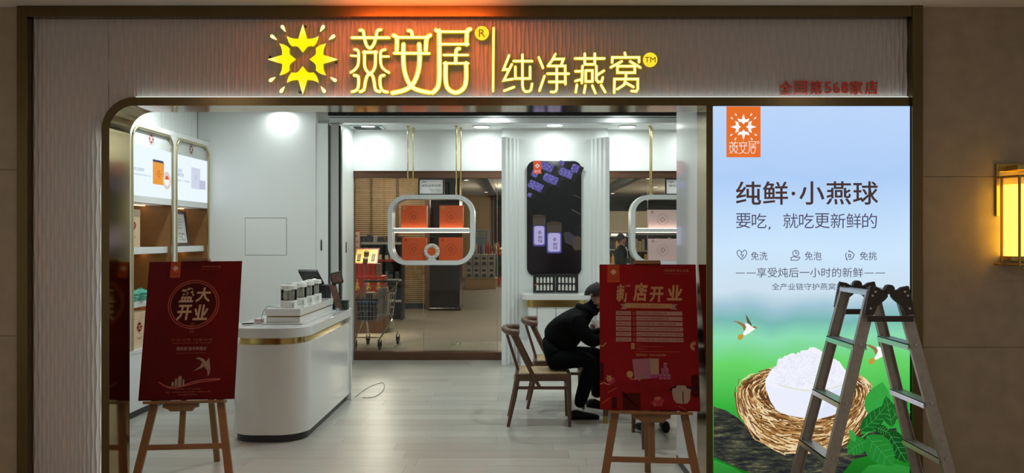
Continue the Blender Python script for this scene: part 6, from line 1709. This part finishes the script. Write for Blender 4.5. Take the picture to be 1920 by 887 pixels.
# red gift display left
GY = 13.0
gx0, gx1 = X(640, GY), X(719, GY)
t = thing('display_table', 'brown promotion table under the red gift cartons', 'table', ((gx0 + gx1) / 2, GY + 0.25, 0))
MB().box(gx0, gx1 + 0.03, GY, GY + 0.6, 0.60, 0.645).build('top', 'mk_brown', t, bevel=0.004)
MB().box(gx0 + 0.02, gx1, GY + 0.02, GY + 0.58, 0.0, 0.599).build('skirt', 'mk_brown', t)
for i in range(2):
    xa, xb = (gx0, (gx0 + gx1) / 2 - 0.002) if i == 0 else ((gx0 + gx1) / 2 + 0.002, gx1)
    t = thing('gourd_carton', 'red carton printed with golden gourds, %s of the pair under the red boxes' % ('left', 'right')[i], 'box', ((xa + xb) / 2, GY + 0.2, 0.646), 'red gourd cartons')
    MB().box(xa, xb, GY + 0.02, GY + 0.4, 0.646, 0.945).build('carton', 'mk_red', t, bevel=0.003)
    s = Sheet(lambda px, py, dd, xa=xa: Vector((xa + px, GY + 0.019 - dd, 0.945 - py)), t)
    for k in range(2):
        cx = (xb - xa) * (0.27 + 0.48 * k)
        s.polys('gourd_print', [ell(cx, 0.195, 0.038, 0.045, 16), ell(cx, 0.125, 0.024, 0.03, 14), [(cx - 0.006, 0.10), (cx - 0.004, 0.05), (cx + 0.01, 0.045), (cx + 0.007, 0.10)]], 'mk_gold'); s.lift(); s.poly('gourd_seal', ell(cx + 0.008, 0.215, 0.014, 0.016, 10), 'ink')
for k in range(6):
    xa = X(661 + k * 8.6, GY + 0.05)
    t = thing('red_box', 'small red box, %s of the row above the gourd cartons' % ('first', 'second', 'third', 'fourth', 'fifth', 'last')[k], 'box', (xa + 0.035, GY + 0.12, 0.946), 'small red boxes above the gourd cartons')
    MB().box(xa, xa + 0.07, GY + 0.05, GY + 0.25, 0.946, 1.15).build('box', 'mk_red' if k < 5 else 'mk_brown', t, bevel=0.003)
    s = Sheet(lambda px, py, dd, xa=xa: Vector((xa + px, GY + 0.049 - dd, 1.15 - py)), t)
    s.polys('gold_band', [[(0.008, 0.10), (0.062, 0.10), (0.062, 0.112), (0.008, 0.112)], [(0.02, 0.04), (0.05, 0.04), (0.05, 0.06), (0.02, 0.06)]], 'p_dim')
t = thing('gift_tray', 'open gift tray with golden lining tilted on the red boxes', 'gift tray', (X(684, GY), GY + 0.2, 1.151))
A = lambda a, h, d=0.0: Vector((X(661, GY) + a, GY + 0.06 + 0.22 * h - d, 1.152 + 0.25 * h))
wt = X(706, GY) - X(661, GY)
MB().prism([A(0, 0), A(wt, 0), A(wt, 1), A(0, 1)], (0, 0.05, 0)).build('tray', 'mk_red', t)
MB().prism([A(0.02, 0.06, 0.004), A(wt - 0.02, 0.06, 0.004), A(wt - 0.02, 0.92, 0.004), A(0.02, 0.92, 0.004)], (0, 0.004, 0)).build('lining', mat('gold_satin', (0.95, 0.70, 0.16, 1), 0.3, var=0.3, vscale=16, bump=0.5, bscale=12), t)
for a in (0.05, wt - 0.11):
    MB().prism([A(a, 0.2, 0.02), A(a + 0.06, 0.2, 0.02), A(a + 0.06, 0.62, 0.02), A(a, 0.62, 0.02)], (0, 0.016, 0)).build('bottle_box', 'mk_brown', t)
for h in (0.2, 0.62):
    q = A(wt / 2, h, 0.03); MB().lathe([(0, 0), (0.04, 0), (0.045, 0.03), (0.02, 0.055), (0, 0.06)], q.x, q.y, q.z, 12).build('jar', 'mk_brown', t)
disk_light('tray_spot', (X(684, GY), GY - 0.35, 2.9), 0.08, 7, (1.0, 0.88, 0.6), 40)
t = thing('price_sign', 'pale pink price sign standing above the gift tray', 'sign', (X(666, GY + 0.3), GY + 0.3, 1.40))
MB().box(X(652, GY + 0.3), X(674, GY + 0.3), GY + 0.30, GY + 0.31, Z(463, GY + 0.3), Z(432, GY + 0.3)).build('card', 'mk_pink', t)
MB().box(X(668, GY + 0.3) - 0.006, X(668, GY + 0.3) + 0.006, GY + 0.311, GY + 0.32, 0.95, Z(434, GY + 0.3)).build('post', 'chrome', t)
s = Sheet(lambda px, py, dd: W(px, py, GY + 0.3) + Vector((0, -dd, 0)), t)
s.text('lettering', '特价 498', 654, 450, 672, 456, 'mk_red'); s.text('lettering', '礼盒装', 656, 440, 670, 445, 'ink'); s.poly('top_band', [(652, 432), (674, 432), (674, 434), (652, 434)], 'mk_red')
# dark sloping shelf unit behind
t = thing('dark_shelf_unit', 'dark shelf unit with small white packs behind the trolley', 'shelving', (X(715, 15), 15.2, 0))
MB().box(X(676, 15), X(752, 15), 15.35, 15.4, 0, 1.6).build('back_board', 'black_shelf', t)
for i, zt in enumerate((0.35, 0.75, 1.12, 1.45)):
    MB().bar((X(676, 15), 15.2, zt + 0.02), (X(752, 15), 15.2, zt + 0.02), 0.3, 0.025, (0, 1, 0)).build('shelf', 'black_shelf', t)
    MB().bar((X(676, 15), 15.045, zt + 0.02), (X(752, 15), 15.045, zt + 0.02), 0.006, 0.045, (0, 1, 0)).build('price_rail', 'mk_red' if i == 2 else 'mk_grey', t)
for px in (676, 752): MB().box(X(px, 15) - 0.015, X(px, 15) + 0.015, 15.05, 15.4, 0, 1.6).build('upright', 'black_shelf', t)
random.seed(21)
for i, zt in enumerate((0.783, 1.153, 1.483)):
    for k in range(7):
        px = 680 + k * 10 + random.uniform(-2, 2); h = random.uniform(0.08, 0.17); zb = zt + 0.003
        tag(MB().box(X(px, 15.1), X(px + random.uniform(5, 8), 15.1), 15.08, 15.2, zb, zb + h).build('small_pack', random.choice(['ink', 'mk_grey', 'mk_brown', 'ink', 'mk_cream']), bevel=0.004), 'small pack in the rows on the dark shelf unit behind the trolley', 'box', 'packs on the dark shelf unit')
# shopping trolley with goods
ca = thing('shopping_trolley', 'chrome wire shopping trolley with black handle behind the rear glass', 'trolley', (-2.1, 11.42, 0))
def wire_panel(name, c0, c1, c2, c3, nu, nv, r=0.0035):
    c0, c1, c2, c3 = [Vector(p) for p in (c0, c1, c2, c3)]
    b_ = MB()
    for i in range(nu + 1):
        t_ = i / nu; b_.tube([c0.lerp(c1, t_), c3.lerp(c2, t_)], r, 5)
    for j in range(nv + 1):
        t_ = j / nv; b_.tube([c0.lerp(c3, t_), c1.lerp(c2, t_)], r, 5)
    b_.build(name, 'chrome', ca)
bl, br = (-2.30, 11.74, 0.86), (-1.84, 11.74, 0.86); fl_, fr2 = (-2.345, 11.05, 0.70), (-1.995, 11.05, 0.70)
bbl, bbr = (-2.26, 11.64, 0.46), (-1.88, 11.64, 0.46); fbl, fbr = (-2.32, 11.10, 0.40), (-2.02, 11.10, 0.40)
wire_panel('basket_side', bl, fl_, fbl, bbl, 10, 4); wire_panel('basket_side', br, fr2, fbr, bbr, 10, 4)
wire_panel('basket_front', fl_, fr2, fbr, fbl, 7, 4); wire_panel('basket_back', bl, br, bbr, bbl, 8, 4); wire_panel('basket_floor', bbl, bbr, fbr, fbl, 8, 8)
MB().tube([(-2.345, 11.05, 0.71), (-1.995, 11.05, 0.71)], 0.016, 10).build('front_bumper', 'rubber', ca)
MB().tube([bl, fl_], 0.009, 8).build('rim_bar', 'rubber', ca); MB().tube([br, fr2], 0.009, 8).build('rim_bar', 'rubber', ca)
MB().tube([(-2.33, 11.80, 0.93), (-1.82, 11.80, 0.93)], 0.017, 12).build('handle', 'rubber', ca, smooth=True)
for x in (-2.31, -1.84):
    MB().tube([(x, 11.80, 0.93), (x, 11.74, 0.86), (x + (0.04 if x < -2 else -0.03), 11.60, 0.44)], 0.011, 8).build('handle_post', 'chrome', ca, smooth=True)
for x0, x1, sgn in ((-2.27, -2.33, -1), (-1.90, -1.98, 1)):
    MB().tube(smooth_path([(x0, 11.60, 0.44), (x0 + 0.02 * sgn, 11.45, 0.36), (x1, 11.16, 0.16), (x1, 11.14, 0.12)], 4), 0.0125, 8).build('chassis_leg', 'chrome', ca, smooth=True)
    MB().tube(smooth_path([(x0, 11.60, 0.44), (x0 + 0.05 * (1 if sgn > 0 else 0.2), 11.70, 0.25), (x0 + 0.08 * (1 if sgn > 0 else 0.1), 11.74, 0.14)], 4), 0.0125, 8).build('chassis_leg', 'chrome', ca, smooth=True)
MB().tube([(-2.33, 11.16, 0.17), (-1.98, 11.16, 0.17)], 0.009, 8).build('chassis_bar', 'chrome', ca)
for x, y in ((-2.33, 11.13), (-1.98, 11.13), (-2.265, 11.75), (-1.82, 11.75)):
    w_ = MB().tube([(x - 0.016, y, 0.055), (x + 0.016, y, 0.055)], 0.055, 18).build('wheel', 'rubber', ca, smooth=True)
    MB().prism([(x - 0.026, y - 0.03, 0.05), (x - 0.026, y + 0.03, 0.05), (x - 0.026, y + 0.025, 0.14), (x - 0.026, y - 0.025, 0.14)], (0.006, 0, 0)).prism([(x + 0.02, y - 0.03, 0.05), (x + 0.02, y + 0.03, 0.05), (x + 0.02, y + 0.025, 0.14), (x + 0.02, y - 0.025, 0.14)], (0.006, 0, 0)).build('caster_fork', 'rubber', w_)
t = thing('blue_crate', 'dark blue crate with white print inside the trolley', 'crate', (-2.19, 11.2, 0.41))
MB().box(-2.30, -2.06, 11.12, 11.34, 0.42, 0.65).build('crate', 'mk_navy', t, bevel=0.004)
MB().box(-2.305, -2.055, 11.115, 11.345, 0.655, 0.685).build('rim', 'mk_blue', t, bevel=0.003)
s = Sheet(lambda px, py, dd: Vector((-2.30 + px, 11.119 - dd, 0.65 - py)), t)
s.strokes('white_print', [smooth_path([(0.02, 0.14), (0.05, 0.10), (0.06, 0.16), (0.09, 0.09), (0.10, 0.15), (0.14, 0.11), (0.19, 0.10)], 4)], 0.012, 'mk_grey')
for i in range(9): s.strokes('slat_line', [[(0.012 + i * 0.027, 0.01), (0.012 + i * 0.027, 0.22)]], 0.003, 'ink')
t = thing('carrier_bag', 'pale carrier bag standing in the rear of the trolley', 'bag', (-1.99, 11.5, 0.47))
MB().loft([[(-2.06, 11.42, 0.475), (-1.93, 11.42, 0.475), (-1.93, 11.58, 0.475), (-2.06, 11.58, 0.475)], [(-2.08, 11.41, 0.70), (-1.91, 11.41, 0.70), (-1.91, 11.6, 0.70), (-2.08, 11.6, 0.70)], [(-2.06, 11.46, 0.84), (-1.93, 11.46, 0.86), (-1.93, 11.54, 0.86), (-2.06, 11.54, 0.84)]]).build('bag', 'mk_grey', t, smooth=True)
MB().tube([(-2.03, 11.5, 0.84), (-2.02, 11.5, 0.90), (-1.97, 11.5, 0.90), (-1.96, 11.5, 0.85)], 0.006, 6).build('handle', 'mk_grey', t)
t = thing('brown_carton', 'brown carton with dark stripes beside the crate in the trolley', 'box', (-2.19, 11.48, 0.47))
MB().box(-2.24, -2.12, 11.42, 11.56, 0.475, 0.79).build('carton', 'mk_cream', t, bevel=0.004)
s = Sheet(lambda px, py, dd: Vector((-2.24 + px, 11.419 - dd, 0.79 - py)), t)
s.polys('dark_stripe', [[(0.012 + i * 0.034, 0.02), (0.032 + i * 0.034, 0.02), (0.032 + i * 0.034, 0.16), (0.012 + i * 0.034, 0.16)] for i in range(3)], 'ink')
# exit mark on the tiles
o = tag(MB().box(X(845, 11.7), X(863, 11.7), 11.62, 11.86, 0.0002, 0.0015).build('floor_sticker', 'mk_green'), 'dark green exit sticker on the pale floor tiles', 'floor sign')
s = Sheet(lambda px, py, dd: Vector((X(845, 11.7) + px, 11.86 - py, 0.0015 + dd)), o)
s.polys('sticker_arrow', [[(0.02, 0.10), (0.05, 0.06), (0.05, 0.085), (0.07, 0.085), (0.07, 0.125), (0.05, 0.125), (0.05, 0.15)], [(0.085, 0.05), (0.12, 0.05), (0.12, 0.19), (0.085, 0.19)]], 'mk_cream')
